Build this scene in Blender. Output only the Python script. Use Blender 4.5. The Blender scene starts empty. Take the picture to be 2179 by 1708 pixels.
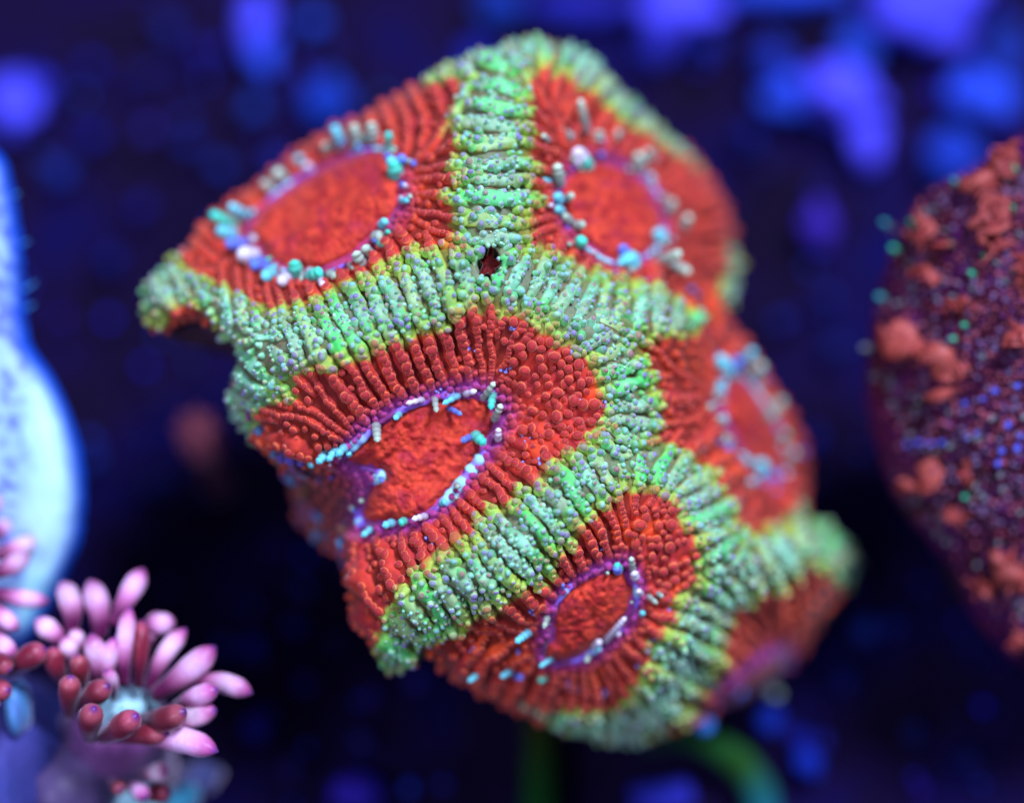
import bpy, math, random
import numpy as np
from mathutils import Matrix, Vector

random.seed(7); rng = np.random.default_rng(7)
scene = bpy.context.scene
col = scene.collection
MM = 1e-3

# ------------------------------------------------------------------ camera
PITCH = math.radians(68); SP, CP = math.sin(PITCH), math.cos(PITCH)
K = 76.8 / 2179.0            # mm per reference pixel in the plane of focus
D0 = 150.0                   # mm from the lens to that plane
H = 46.0                     # mm from the sand up to the middle of that plane
AX_R = np.array([1.0, 0, 0]); AX_U = np.array([0, SP, CP]); AX_T = np.array([0, -CP, SP])

def P(X, Y, w):
    """reference pixel + depth (mm towards the lens from the plane of focus) -> metres"""
    X = np.asarray(X, float); Y = np.asarray(Y, float); w = np.asarray(w, float)
    s = (D0 - w) / D0
    u = (X - 1089.5) * K * s; v = (854.0 - Y) * K * s
    p = u[..., None] * AX_R + v[..., None] * AX_U + w[..., None] * AX_T
    p[..., 2] += H
    return p * MM

def sand(X, Y, up=0.0):
    """where the ray through a pixel meets the sand (+up mm)"""
    c = P(0.0 * X, 0.0 * Y, 0.0) * 0 + (AX_T * D0 + np.array([0, 0, H])) * MM
    d = P(X, Y, 0.0) - c
    return c + d * ((up * MM - c[..., 2]) / d[..., 2])[..., None]

cam_data = bpy.data.cameras.new("camera"); cam = bpy.data.objects.new("camera", cam_data)
col.objects.link(cam); scene.camera = cam
cam_data.sensor_width = 36.0; cam_data.lens = 36.0 * D0 / 76.8
cam_data.clip_start = 0.005; cam_data.clip_end = 20.0
cam.location = (AX_T * D0 + np.array([0, 0, H])) * MM
cam.rotation_euler = (math.pi / 2 - PITCH, 0, 0)
cam_data.dof.use_dof = True
cam_data.dof.focus_distance = (D0 + 0.3) * MM
cam_data.dof.aperture_fstop = cam_data.lens / 12.0      # 12 mm wide lens opening

# ------------------------------------------------------------------ light
world = bpy.data.worlds.new("World"); scene.world = world; world.use_nodes = True
bg = world.node_tree.nodes["Background"]
bg.inputs[0].default_value = (0.40, 0.42, 1.0, 1); bg.inputs[1].default_value = 0.24

def area_lamp(name, view_dir, dist, size, power, color):
    d = bpy.data.lights.new(name, 'AREA'); d.shape = 'DISK'; d.size = size; d.energy = power; d.color = color
    o = bpy.data.objects.new(name, d); col.objects.link(o)
    v = np.array(view_dir, float); v /= np.linalg.norm(v)
    w = v[0] * AX_R + v[1] * AX_U + v[2] * AX_T
    o.location = w * dist + np.array([0, 0, H * MM])
    o.rotation_euler = (-Vector(w)).to_track_quat('-Z', 'Y').to_euler()
    return o
LIGHT = np.array([0.62, 0.66, 1.0])
area_lamp("tank_or_fill_lamp", (0.30, 0.62, 0.72), 0.60, 0.20, 7.3, tuple(LIGHT))
area_lamp("tank_or_fill_lamp", (-0.45, -0.1, 0.88), 0.60, 0.24, 1.9, tuple(LIGHT))  # fill lamp added on the camera side to soften the shadows

vs = scene.view_settings; vs.view_transform = 'Standard'; vs.look = 'None'; vs.gamma = 1.0; vs.exposure = 0.0
scene.display_settings.display_device = 'sRGB'
scene.cycles.use_denoising = True
scene.cycles.max_bounces = 6
scene.cycles.sample_clamp_indirect = 4.0

# ------------------------------------------------------------------ helpers
def lin(c):
    c = np.asarray(c, float) / 255.0
    return np.where(c <= 0.04045, c / 12.92, ((c + 0.055) / 1.055) ** 2.4)
def C(r, g, b, gain=1.0):
    """colour a surface must have to read about r,g,b under the bluish tank lamp"""
    return np.clip(lin((r, g, b)) / (LIGHT / LIGHT[1]) * gain, 0.002, 0.9)
def mix(a, b, f):
    f = np.clip(np.asarray(f, float), 0, 1)[..., None]
    return a * (1 - f) + b * f
def sstep(a, b, x):
    t = np.clip((x - a) / (b - a), 0, 1); return t * t * (3 - 2 * t)
_tab = rng.random((256, 256))
def noise(x, y, seed=0):
    x = np.asarray(x, float) + 37.7 * seed; y = np.asarray(y, float) + 91.3 * seed
    xi = np.floor(x).astype(int); yi = np.floor(y).astype(int); fx = x - xi; fy = y - yi
    fx = fx * fx * (3 - 2 * fx); fy = fy * fy * (3 - 2 * fy)
    g = lambda i, j: _tab[i & 255, j & 255]
    return (g(xi, yi) * (1 - fx) + g(xi + 1, yi) * fx) * (1 - fy) + (g(xi, yi + 1) * (1 - fx) + g(xi + 1, yi + 1) * fx) * fy
def fbm(x, y, seed=0, o=3):
    return sum(noise(x * 2 ** k, y * 2 ** k, seed + k) * 0.5 ** k for k in range(o)) / (2 - 0.5 ** (o - 1))
def smooth_poly(pts, n=6, closed=False):
    p = np.asarray(pts, float); m = len(p); out = []
    for i in range(m if closed else m - 1):
        a = p[(i - 1) % m] if closed or i > 0 else p[0]; b = p[i]; c = p[(i + 1) % m]
        d = p[(i + 2) % m] if closed or i + 2 < m else p[-1]
        for t in np.arange(n) / n:
            out.append(0.5 * (2 * b + (c - a) * t + (2 * a - 5 * b + 4 * c - d) * t ** 2 + (3 * b - a - 3 * c + d) * t ** 3))
    if not closed: out.append(p[-1])
    return np.array(out)
def dist_poly(X, Y, poly, closed=False, val=None):
    best = np.full(X.shape, 1e9); bv = np.zeros(X.shape)
    m = len(poly)
    for i in range(m if closed else m - 1):
        a = poly[i]; b = poly[(i + 1) % m]; d = b[:2] - a[:2]; L = d @ d + 1e-9
        t = np.clip(((X - a[0]) * d[0] + (Y - a[1]) * d[1]) / L, 0, 1)
        q = np.hypot(X - a[0] - t * d[0], Y - a[1] - t * d[1]); k = q < best
        best[k] = q[k]
        if val is not None: bv[k] = (a[2] + (b[2] - a[2]) * t)[k]
    return (best, bv) if val is not None else best
def inside(X, Y, poly):
    r = np.zeros(X.shape, bool); m = len(poly)
    for i in range(m):
        a = poly[i]; b = poly[(i + 1) % m]
        c = (a[1] > Y) != (b[1] > Y)
        r ^= c & (X < (b[0] - a[0]) * (Y - a[1]) / (b[1] - a[1] + 1e-12) + a[0])
    return r

WLOC = {}
def link(o, loc, parent):
    col.objects.link(o); WLOC[o] = np.array(loc, float); o.location = loc
    if parent is not None:
        o.parent = parent; o.matrix_parent_inverse = Matrix.Translation(Vector(-WLOC[parent]))
    return o
# note: with matrix_parent_inverse = T(-parent world), a child keeps its own world location
def thing(name, label, cat, loc, group=None):
    o = bpy.data.objects.new(name, None); o.empty_display_size = 0.005
    o["label"] = label; o["category"] = cat
    if group: o["group"] = group
    return link(o, loc, None)
def tag(o, label=None, cat=None, group=None, kind=None):
    for k, v in (("label", label), ("category", cat), ("group", group), ("kind", kind)):
        if v: o[k] = v
    return o
def mesh(name, V, F, mat, parent=None, colors=None, smooth=True, center=True):
    """one mesh object; V in metres (world), F a list of index tuples or an (n,k) array"""
    V = np.asarray(V, float); c = V.mean(0) if center else np.zeros(3)
    me = bpy.data.meshes.new(name)
    if isinstance(F, np.ndarray):
        n, k = F.shape
        me.vertices.add(len(V)); me.vertices.foreach_set("co", (V - c).astype(np.float32).ravel())
        me.loops.add(n * k); me.loops.foreach_set("vertex_index", F.astype(np.int32).ravel())
        me.polygons.add(n); me.polygons.foreach_set("loop_start", np.arange(n, dtype=np.int32) * k)
        me.update(calc_edges=True)
    else:
        me.from_pydata((V - c).tolist(), [], F)
    if smooth: me.polygons.foreach_set("use_smooth", np.ones(len(me.polygons), bool))
    if colors is not None:
        a = me.color_attributes.new("Col", 'FLOAT_COLOR', 'POINT')
        cc = np.ones((len(V), 4), np.float32); cc[:, :3] = np.broadcast_to(colors, (len(V), 3))
        a.data.foreach_set("color", cc.ravel())
    me.materials.append(mat)
    o = bpy.data.objects.new(name, me)
    return link(o, c, parent)

def material(name, rough=0.5, spec=0.25, sheen=0.0, sheen_tint=(1, 1, 1), sss=0.0, sss_mm=0.5, bump=0.0, bump_mm=0.4,
             mottle=0.0, mottle_mm=1.0, trans=0.0, color=None):
    m = bpy.data.materials.new(name); m.use_nodes = True; nt = m.node_tree; b = nt.nodes["Principled BSDF"]
    N = nt.nodes.new; Lk = nt.links.new
    if color is None:
        a = N("ShaderNodeAttribute"); a.attribute_name = "Col"; csock = a.outputs["Color"]
    else:
        a = N("ShaderNodeRGB"); a.outputs[0].default_value = (*color, 1); csock = a.outputs[0]
    tc = N("ShaderNodeNewGeometry")
    if mottle:
        n = N("ShaderNodeTexNoise"); n.inputs["Scale"].default_value = 1000.0 / mottle_mm; n.inputs["Detail"].default_value = 3
        Lk(tc.outputs["Position"], n.inputs["Vector"])
        r = N("ShaderNodeMapRange"); r.inputs["To Min"].default_value = 1 - mottle; r.inputs["To Max"].default_value = 1 + mottle
        r.inputs["From Min"].default_value = 0.3; r.inputs["From Max"].default_value = 0.7
        Lk(n.outputs["Fac"], r.inputs["Value"])
        mx = N("ShaderNodeVectorMath"); mx.operation = 'SCALE'; Lk(csock, mx.inputs[0]); Lk(r.outputs[0], mx.inputs["Scale"])
        csock = mx.outputs[0]
    Lk(csock, b.inputs["Base Color"])
    b.inputs["Roughness"].default_value = rough; b.inputs["Specular IOR Level"].default_value = spec
    b.inputs["Sheen Weight"].default_value = sheen; b.inputs["Sheen Tint"].default_value = (*sheen_tint, 1); b.inputs["Sheen Roughness"].default_value = 0.35
    if sss:
        b.inputs["Subsurface Weight"].default_value = sss; b.inputs["Subsurface Radius"].default_value = (1.0, 0.7, 0.5)
        b.inputs["Subsurface Scale"].default_value = sss_mm * MM
    if bump:
        n = N("ShaderNodeTexNoise"); n.inputs["Scale"].default_value = 1000.0 / bump_mm; n.inputs["Detail"].default_value = 2
        Lk(tc.outputs["Position"], n.inputs["Vector"])
        bp = N("ShaderNodeBump"); bp.inputs["Strength"].default_value = 0.6; bp.inputs["Distance"].default_value = bump * MM
        Lk(n.outputs["Fac"], bp.inputs["Height"]); Lk(bp.outputs[0], b.inputs["Normal"])
    return m

M_flesh = material("coral_flesh", rough=0.6, spec=0.12, sheen=0.25, sheen_tint=(0.9, 1, 0.9), sss=0.25, sss_mm=0.35, bump=0.06, bump_mm=0.25, mottle=0.16, mottle_mm=0.6)
M_pap = material("papilla_flesh", rough=0.55, spec=0.12, sheen=0.45, sheen_tint=(1, 0.85, 0.75), sss=0.35, sss_mm=0.35, mottle=0.12, mottle_mm=0.5)
M_disc = material("oral_disc_flesh", rough=0.6, spec=0.12, sheen=0.15, bump=0.10, bump_mm=0.30, mottle=0.22, mottle_mm=0.7)
M_bead = material("tentacle_flesh", rough=0.4, spec=0.3, sheen=0.3, mottle=0.1, mottle_mm=0.5)
M_skel = material("coral_skeleton", rough=0.85, spec=0.1, bump=0.3, bump_mm=1.2, mottle=0.3, mottle_mm=2.0)
M_dark = material("dark_chalice_flesh", rough=0.5, spec=0.3, bump=0.15, bump_mm=0.8, mottle=0.25, mottle_mm=1.5)
M_fing = material("finger_flesh", rough=0.4, spec=0.35, sheen=0.35, sheen_tint=(1, 0.85, 1), mottle=0.10, mottle_mm=0.35, bump=0.03, bump_mm=0.2)
M_shell = material("pale_shell", rough=0.5, spec=0.3, mottle=0.06, mottle_mm=1.5)
M_rod = material("algae_film", rough=0.8, spec=0.1, mottle=0.3, mottle_mm=3)
M_stone = material("blue_stone", rough=0.8, spec=0.15, bump=0.4, bump_mm=1.5, mottle=0.25, mottle_mm=3.0)

def sand_material():
    m = bpy.data.materials.new("sand_bed"); m.use_nodes = True; nt = m.node_tree; b = nt.nodes["Principled BSDF"]
    N = nt.nodes.new; Lk = nt.links.new
    g = N("ShaderNodeNewGeometry")
    n = N("ShaderNodeTexNoise"); n.inputs["Scale"].default_value = 90; n.inputs["Detail"].default_value = 4; Lk(g.outputs["Position"], n.inputs["Vector"])
    r = N("ShaderNodeValToRGB"); e = r.color_ramp.elements
    e[0].position = 0.32; e[0].color = (*C(26, 0, 60, 0.5), 1); e[1].position = 0.68; e[1].color = (*C(16, 8, 118, 0.5), 1)
    x = e.new(0.5); x.color = (*C(28, 2, 84, 0.5), 1)
    Lk(n.outputs["Fac"], r.inputs[0])
    v = N("ShaderNodeTexVoronoi"); v.inputs["Scale"].default_value = 550; Lk(g.outputs["Position"], v.inputs["Vector"])
    bp = N("ShaderNodeBump"); bp.inputs["Distance"].default_value = 0.0008; Lk(v.outputs["Distance"], bp.inputs["Height"])
    Lk(r.outputs[0], b.inputs["Base Color"]); Lk(bp.outputs[0], b.inputs["Normal"]); b.inputs["Roughness"].default_value = 0.9
    b.inputs["Specular IOR Level"].default_value = 0.1
    return m

# ------------------------------------------------------------------ sand bed
n = 60; g = np.linspace(-1, 1, n + 1); g = np.sign(g) * np.abs(g) ** 2.2 * 0.9
gx, gy = np.meshgrid(g, g); gz = (fbm(gx * 90, gy * 90, 3) - 0.5) * 0.004 * np.exp(-(gx ** 2 + gy ** 2) * 20)
idx = np.arange((n + 1) ** 2).reshape(n + 1, n + 1)
QF = np.stack([idx[:-1, :-1], idx[:-1, 1:], idx[1:, 1:], idx[1:, :-1]], -1).reshape(-1, 4)
tag(mesh("sand_bed", np.stack([gx, gy, gz - 0.002], -1).reshape(-1, 3), QF, sand_material(), center=False), kind="structure",
    label="dark violet blue sand bed lying out of focus under the corals")

# ------------------------------------------------------------------ main colony: plan in reference pixels
OUTLINE = smooth_poly([(1055,100),(1130,82),(1220,98),(1290,150),(1345,212),(1420,282),(1490,342),(1538,415),(1562,490),(1575,580),(1562,640),(1548,665),
 (1575,705),(1622,775),(1668,855),(1702,925),(1724,1000),(1722,1070),(1710,1105),(1745,1108),(1792,1140),(1822,1190),(1808,1235),(1762,1310),(1700,1392),
 (1622,1462),(1540,1510),(1470,1535),(1400,1565),(1330,1585),(1235,1568),(1150,1540),(1085,1505),(1000,1462),(905,1402),(872,1422),(835,1430),(798,1398),
 (762,1330),(742,1262),(732,1195),(690,1172),(648,1125),(618,1060),(598,1000),(552,948),(492,885),(482,838),(505,752),(470,706),(440,692),(395,690),
 (342,708),(308,668),(312,602),(345,566),(400,512),(445,460),(530,400),(602,342),(700,272),(782,240),(880,182),(955,140),(1010,112)], 4, True)
DISCS = [smooth_poly(p, 5, True) for p in (
 [(528,478),(600,405),(700,347),(785,320),(832,332),(850,400),(838,460),(770,530),(700,575),(612,575),(560,540)],
 [(1205,375),(1285,338),(1375,385),(1408,450),(1400,520),(1325,560),(1245,522),(1195,450)],
 [(732,978),(765,940),(835,885),(925,850),(1005,836),(1050,858),(1056,905),(1030,960),(1000,1000),(950,1060),(895,1100),(820,1115),(772,1112),(768,1078),(792,1030),(812,1008),(770,992)],
 [(1225,1242),(1318,1205),(1352,1245),(1342,1310),(1290,1362),(1225,1402),(1160,1405),(1168,1345),(1185,1290)],
 [(1535,835),(1575,800),(1632,868),(1672,960),(1650,1020),(1600,985),(1560,930)],
 [(1545,1465),(1640,1395),(1668,1418),(1600,1478),(1545,1500)])]
CRESTS = [smooth_poly(p, 5) for p in (
 [(1100,105,60),(1062,150,72),(1046,250,78),(1050,350,85),(1045,450,85),(1040,520,80),(1042,570,80)],
 [(1042,575,80),(960,600,80),(860,640,85),(760,680,80),(660,715,72),(580,712,58),(500,672,42),(430,622,35),(370,612,50),(332,630,60)],
 [(600,735,80),(545,775,120),(512,830,110),(503,880,65),(545,940,5)],
 [(1044,575,80),(1150,612,80),(1250,660,80),(1340,668,70),(1410,670,52),(1450,688,30)],
 [(1255,668,75),(1310,760,58),(1340,850,58),(1340,920,62),(1300,985,62)],
 [(1450,688,30),(1500,668,0),(1548,655,0)],
 [(1105,105,60),(1180,108,55),(1258,145,50),(1335,228,32),(1415,300,18),(1478,355,6),(1525,425,0),(1546,500,0),(1555,580,22),(1548,632,18)],
 [(1000,130,50),(955,158,20),(880,200,0),(785,256,0),(705,290,0),(612,356,0),(535,415,0),(455,475,0),(400,530,0),(350,590,35)],
 [(1552,672,0),(1605,775,0),(1655,868,0),(1695,950,0),(1706,1040,0),(1690,1100,20)],
 [(1300,988,62),(1210,1050,68),(1130,1130,85),(1050,1200,90),(960,1260,82),(890,1312,60),(842,1390,50)],
 [(1302,985,60),(1380,990,60),(1450,1022,55),(1500,1090,50),(1532,1160,55),(1570,1208,60),(1640,1190,62),(1720,1150,62),(1785,1172,60),(1805,1212,45)],
 [(1562,1215,60),(1502,1290,62),(1470,1370,78),(1440,1430,72),(1392,1500,62),(1330,1552,45)],
 [(1330,1552,45),(1235,1542,32),(1145,1505,10),(1060,1470,0),(960,1420,0)])]
CTRL = np.array([(1040,560,-2.6),(850,640,-2.4),(650,720,-3),(500,690,-6),(340,640,-10),(1050,350,-4.5),(1045,200,-7.5),(1090,110,-11),
 (690,450,-8),(560,500,-9.5),(450,520,-11),(800,300,-10),(620,340,-14),(880,200,-12),(1300,450,-9.5),(1250,350,-9.5),(1400,500,-12),(1500,420,-17.5),
 (1550,560,-19.5),(1350,250,-15.5),(1200,130,-12.5),(1280,600,-6),(1280,690,-4),(1400,660,-8),(900,970,-3.4),(780,1070,-5),(1020,900,-3),(640,1000,-6.5),
 (520,850,-7.5),(1180,800,-2.2),(1300,880,-4),(690,1085,-11),(650,1060,-13),(1200,1060,-2.2),(1050,1200,-2),(900,1290,-3.5),(830,1400,-8),(760,1220,-5.5),
 (1260,1310,-4.5),(1400,1150,-4),(1150,1400,-6.5),(1590,900,-14),(1450,860,-8.5),(1500,1000,-9),(1680,1000,-18.5),(1620,780,-18),(1600,1100,-13),
 (1530,1150,-8),(1620,1210,-11),(1750,1170,-16.5),(1810,1210,-20),(1480,1350,-9),(1600,1400,-15.5),(1700,1350,-19),(1500,1500,-15),(1550,1290,-12),
 (1330,1550,-14),(1200,1500,-11.5),(1080,1460,-10.5),(1450,1500,-13),(940,1400,-8)])
CTRL[:, 2] *= 1 + 0.024 * np.maximum(0, -CTRL[:, 2] - 3)      # the flanks drop away faster than the crown
def tps_fit(c):
    d = np.hypot(c[:, None, 0] - c[None, :, 0], c[:, None, 1] - c[None, :, 1]) / 300
    Km = np.where(d > 0, d * d * np.log(d + 1e-12), 0) + np.eye(len(c)) * 0.004
    Pm = np.c_[np.ones(len(c)), c[:, :2] / 300]
    A = np.block([[Km, Pm], [Pm.T, np.zeros((3, 3))]])
    return np.linalg.solve(A, np.r_[c[:, 2], 0, 0, 0])
TPS = tps_fit(CTRL)
def tps(X, Y):
    sh = X.shape; x = X.ravel(); y = Y.ravel(); r = TPS[-3] + TPS[-2] * x / 300 + TPS[-1] * y / 300
    for (cx, cy, _), k in zip(CTRL, TPS):
        d = np.hypot(x - cx, y - cy) / 300; r = r + k * np.where(d > 0, d * d * np.log(d + 1e-12), 0)
    return r.reshape(sh)

GS = 5.0; X0, Y0 = 285.0, 55.0; NX, NY = 316, 314
gx, gy = np.meshgrid(X0 + GS * np.arange(NX), Y0 + GS * np.arange(NY))
def blur(a, n):
    for _ in range(n):
        p = np.pad(a, 1, mode='edge'); a = (p[:-2, 1:-1] + p[2:, 1:-1] + p[1:-1, :-2] + p[1:-1, 2:] + 2 * p[1:-1, 1:-1]) / 6
    return a
d_out = dist_poly(gx, gy, OUTLINE, True); in_out = inside(gx, gy, OUTLINE); SDF = np.where(in_out, d_out, -d_out)
d_disc = np.full(gx.shape, 1e9); disc_id = np.zeros(gx.shape, int)
for i, p in enumerate(DISCS):
    q = dist_poly(gx, gy, p, True); q = np.where(inside(gx, gy, p), -q, q)
    k = q < d_disc; d_disc[k] = q[k]; disc_id[k] = i
d_crest = np.full(gx.shape, 1e9); gw = np.zeros(gx.shape)
greenF = np.full(gx.shape, 9.0)
for p in CRESTS:
    q, v = dist_poly(gx, gy, p, False, True)
    k = q < d_crest; d_crest[k] = q[k]
    greenF = np.minimum(greenF, np.where(v > 4, q / np.maximum(v, 4), 9.0))
dd = np.maximum(d_disc, 0)
T = blur(dd / (dd + d_crest + 1e-6), 6)
wallH = np.clip(0.019 * (dd + d_crest), 0.9, 3.0)
HOLE = (1041, 562)
hole_d = np.hypot((gx - HOLE[0]) * 1.25, gy - HOLE[1])
BASE = tps(gx, gy) + blur(wallH, 8) * sstep(0.0, 1.0, T) ** 0.9 - 1.2 * (sstep(-1, 12, -d_disc)) * 0
edge = np.clip(1 - SDF / 45.0, 0, 1.6)
BASE = blur(BASE, 4) - 4.0 * edge ** 2
BASE = BASE - 2.6 * np.exp(-(hole_d / 28.0) ** 4)
BASE = BASE + (fbm(gx / 45, gy / 45, 5) - 0.5) * 0.7
POS = P(gx, gy, BASE)
du = np.gradient(POS, axis=1); dv = np.gradient(POS, axis=0)
NOR = np.cross(dv, du); NOR /= np.linalg.norm(NOR, axis=-1, keepdims=True) + 1e-12
if (NOR @ AX_T).mean() < 0: NOR = -NOR
def samp(f, X, Y):
    x = np.clip((np.asarray(X, float) - X0) / GS, 0, NX - 1.001); y = np.clip((np.asarray(Y, float) - Y0) / GS, 0, NY - 1.001)
    i = x.astype(int); j = y.astype(int); a = x - i; b = y - j
    if f.ndim == 3: a = a[..., None]; b = b[..., None]
    return (f[j, i] * (1 - a) + f[j, i + 1] * a) * (1 - b) + (f[j + 1, i] * (1 - a) + f[j + 1, i + 1] * a) * b

RED = C(204, 66, 60); CRIM = C(176, 54, 66); ORANGE = C(232, 86, 46); PURP = C(150, 66, 184, 1.2)
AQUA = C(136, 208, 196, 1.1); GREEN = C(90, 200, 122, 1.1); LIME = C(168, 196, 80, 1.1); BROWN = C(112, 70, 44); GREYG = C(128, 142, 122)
FLANK_SHADE = C(104, 60, 92)  # dim purple-brown painted where the lower flank lies in shade
PURPF = blur(np.where(np.isin(disc_id, (0, 1, 4)), 0.45, 1.0), 6)
def tissue_color(X, Y, jit=0.0, edgey=0.0):
    """pigment of the colony at a place: green crests, yellow border, red slopes, purple foot; shade painted over the flank"""
    g = samp(greenF, X, Y) + (fbm(X / 22, Y / 22, 11) - 0.5) * 0.5 + jit
    t = samp(T, X, Y)
    v = fbm(X / 60, Y / 60, 17); v2 = fbm(X / 26, Y / 26, 19)
    red = mix(mix(CRIM, RED, sstep(0.3, 0.6, v2)), ORANGE, sstep(0.55, 0.75, v) * 0.8)
    red = mix(red, PURP, sstep(0.24 + 0.12 * (v - 0.5), 0.04, t) * 0.85 * samp(PURPF, X, Y))
    gr = mix(AQUA, GREEN, sstep(0.15, 0.75, g + (v - 0.5) * 1.2)); gr = mix(gr, GREYG, sstep(0.5, 0.72, v2) * 0.7); v3 = fbm(X / 9, Y / 9, 21); gr = mix(gr, C(70, 176, 130), sstep(0.55, 0.75, v3) * 0.6); gr = mix(gr, C(176, 222, 204, 1.15), sstep(0.45, 0.25, v3) * 0.55)
    gr = mix(gr, LIME, sstep(0.5, 1.0, g + 0.35 * np.asarray(edgey)) * 0.85)
    c = mix(gr, red, sstep(0.92, 1.12, g))
    fl = np.exp(-(((X - 690) / 75) ** 2 + ((Y - 1075) / 75) ** 2) ** 2)
    return mix(c, FLANK_SHADE, fl)

colony = thing("coral_colony", "large domed stony coral with red slopes, green ridged crests and smooth red centres", "coral", P(1060.0, 900.0, -32.0))

# --- tissue sheet (everything outside the oral discs)
keep = SDF > 0
cell = keep[:-1, :-1] & keep[1:, :-1] & keep[:-1, 1:] & keep[1:, 1:]
inn = d_disc < -12
cell &= ~(inn[:-1, :-1] & inn[1:, :-1] & inn[:-1, 1:] & inn[1:, 1:])
idx = np.arange(NX * NY).reshape(NY, NX)
Q = np.stack([idx[:-1, :-1], idx[1:, :-1], idx[1:, 1:], idx[:-1, 1:]], -1)[cell]
used = np.unique(Q); remap = np.full(NX * NY, -1); remap[used] = np.arange(len(used))
tc = tissue_color(gx, gy)
tc = mix(tc * 0.85, BROWN, sstep(1.1, 0.85, greenF) * 0.65)  # brown furrow tissue, with recess darkening painted in
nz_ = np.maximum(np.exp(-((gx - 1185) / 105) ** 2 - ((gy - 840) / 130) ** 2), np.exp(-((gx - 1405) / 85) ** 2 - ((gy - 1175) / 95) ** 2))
tc = mix(tc, C(112, 40, 36), sstep(0.95, 1.15, greenF) * 0.75 * (1 - sstep(0.15, 0.4, nz_)) * sstep(0.1, 0.3, T))  # dark maroon painted between the red rows to deepen the furrows
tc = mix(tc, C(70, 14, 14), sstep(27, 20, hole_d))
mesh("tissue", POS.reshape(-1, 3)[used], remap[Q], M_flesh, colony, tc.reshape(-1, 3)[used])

# --- skeleton under the tissue: loft from the outline down to a narrow foot
ol = OUTLINE[::2]; ins = np.array([1060.0, 880.0])
rings = []
e0 = ol + (ins - ol) * 0.012
r0 = P(e0[:, 0], e0[:, 1], samp(BASE, e0[:, 0], e0[:, 1]) - 0.2)
foot = sand(np.array(1060.0), np.array(830.0)); ctr = np.array([foot[0], foot[1]])
for sc, dz in ((1.0, 0.0), (0.97, 2.5), (0.86, 6), (0.66, 11), (0.45, 16), (0.33, 22)):
    q = r0.copy(); q[:, :2] = ctr + (q[:, :2] - ctr) * sc
    q[:, 2] = q[:, 2] - dz * MM
    if sc < 0.9:
        q[:, 2] = np.maximum(q[:, 2] * (sc) + (1 - sc) * 0.014, 0.006)
    q += (rng.random(q.shape) - 0.5) * 0.0012 * (sc < 1)
    rings.append(q)
V = np.concatenate(rings); m = len(ol)
F = [(i * m + j, i * m + (j + 1) % m, (i + 1) * m + (j + 1) % m, (i + 1) * m + j) for i in range(len(rings) - 1) for j in range(m)]
F.append(tuple(range((len(rings) - 1) * m, len(rings) * m)))
sk = mix(np.tile(C(96, 70, 74), (len(V), 1)), C(74, 52, 110), noise(V[:, 0] * 400, V[:, 1] * 400 + V[:, 2] * 300))
mesh("skeleton", V, F, M_skel, colony, sk)

# --- oral discs, finely wrinkled
DG = 2.5
disc_obj = []
for di, poly in enumerate(DISCS):
    x0, y0 = poly.min(0) - 4; x1, y1 = poly.max(0) + 4
    hx, hy = np.meshgrid(np.arange(x0, x1, DG), np.arange(y0, y1, DG))
    q = dist_poly(hx, hy, poly, True); ii = inside(hx, hy, poly); q = np.where(ii, q, -q)
    puff = 0.9 * sstep(0, 26, q) - 0.25
    cs_ = 12.5; wr = noise(hx / 8, hy / 8, 29); ux, uy = (hx + 5 * noise(hx / 20, hy / 20, 26)) / cs_, (hy + 5 * noise(hx / 20, hy / 20, 27)) / cs_; f1 = np.full(hx.shape, 9.0)
    for a_ in (-1, 0, 1):
        for b_ in (-1, 0, 1):
            ci_, cj_ = np.floor(ux).astype(int) + a_, np.floor(uy).astype(int) + b_
            f1 = np.minimum(f1, np.hypot(ci_ + _tab[ci_ & 255, cj_ & 255] - ux, cj_ + _tab[(ci_ + 91) & 255, (cj_ + 37) & 255] - uy))
    cellv = np.sqrt(np.clip(1 - (f1 / 0.95) ** 2, 0, 1)) * sstep(0.2, 0.6, fbm(hx / 55, hy / 55, 28))
    amp = 0.62 if di in (2, 3) else 0.45
    wz = samp(BASE, hx, hy) + puff + amp * (0.75 * cellv + 0.4 * wr - 0.6) * sstep(0, 10, q) + 0.5 * (fbm(hx / 50, hy / 50, 31) - 0.5)
    V = P(hx, hy, wz); kk = q > -1.5
    cl = kk[:-1, :-1] & kk[1:, :-1] & kk[:-1, 1:] & kk[1:, 1:]
    ix = np.arange(hx.size).reshape(hx.shape); Qd = np.stack([ix[:-1, :-1], ix[1:, :-1], ix[1:, 1:], ix[:-1, 1:]], -1)[cl]
    us = np.unique(Qd); rm = np.full(hx.size, -1); rm[us] = np.arange(len(us))
    cc = mix(mix(C(170, 46, 50), C(212, 74, 60), sstep(0.25, 0.75, fbm(hx / 16, hy / 16, 37 + di))), C(160, 44, 76), sstep(0.55, 0.8, fbm(hx / 40, hy / 40, 43 + di)) * 0.7)
    cc = mix(cc, C(150, 60, 150), sstep(8, 0, q) * 0.6)
    if di == 5: cc = mix(cc, C(176, 50, 64), 0.5 * np.ones(hx.shape))
    disc_obj.append(mesh("oral_disc", V.reshape(-1, 3)[us], rm[Qd], M_disc, colony, cc.reshape(-1, 3)[us]))

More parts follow.
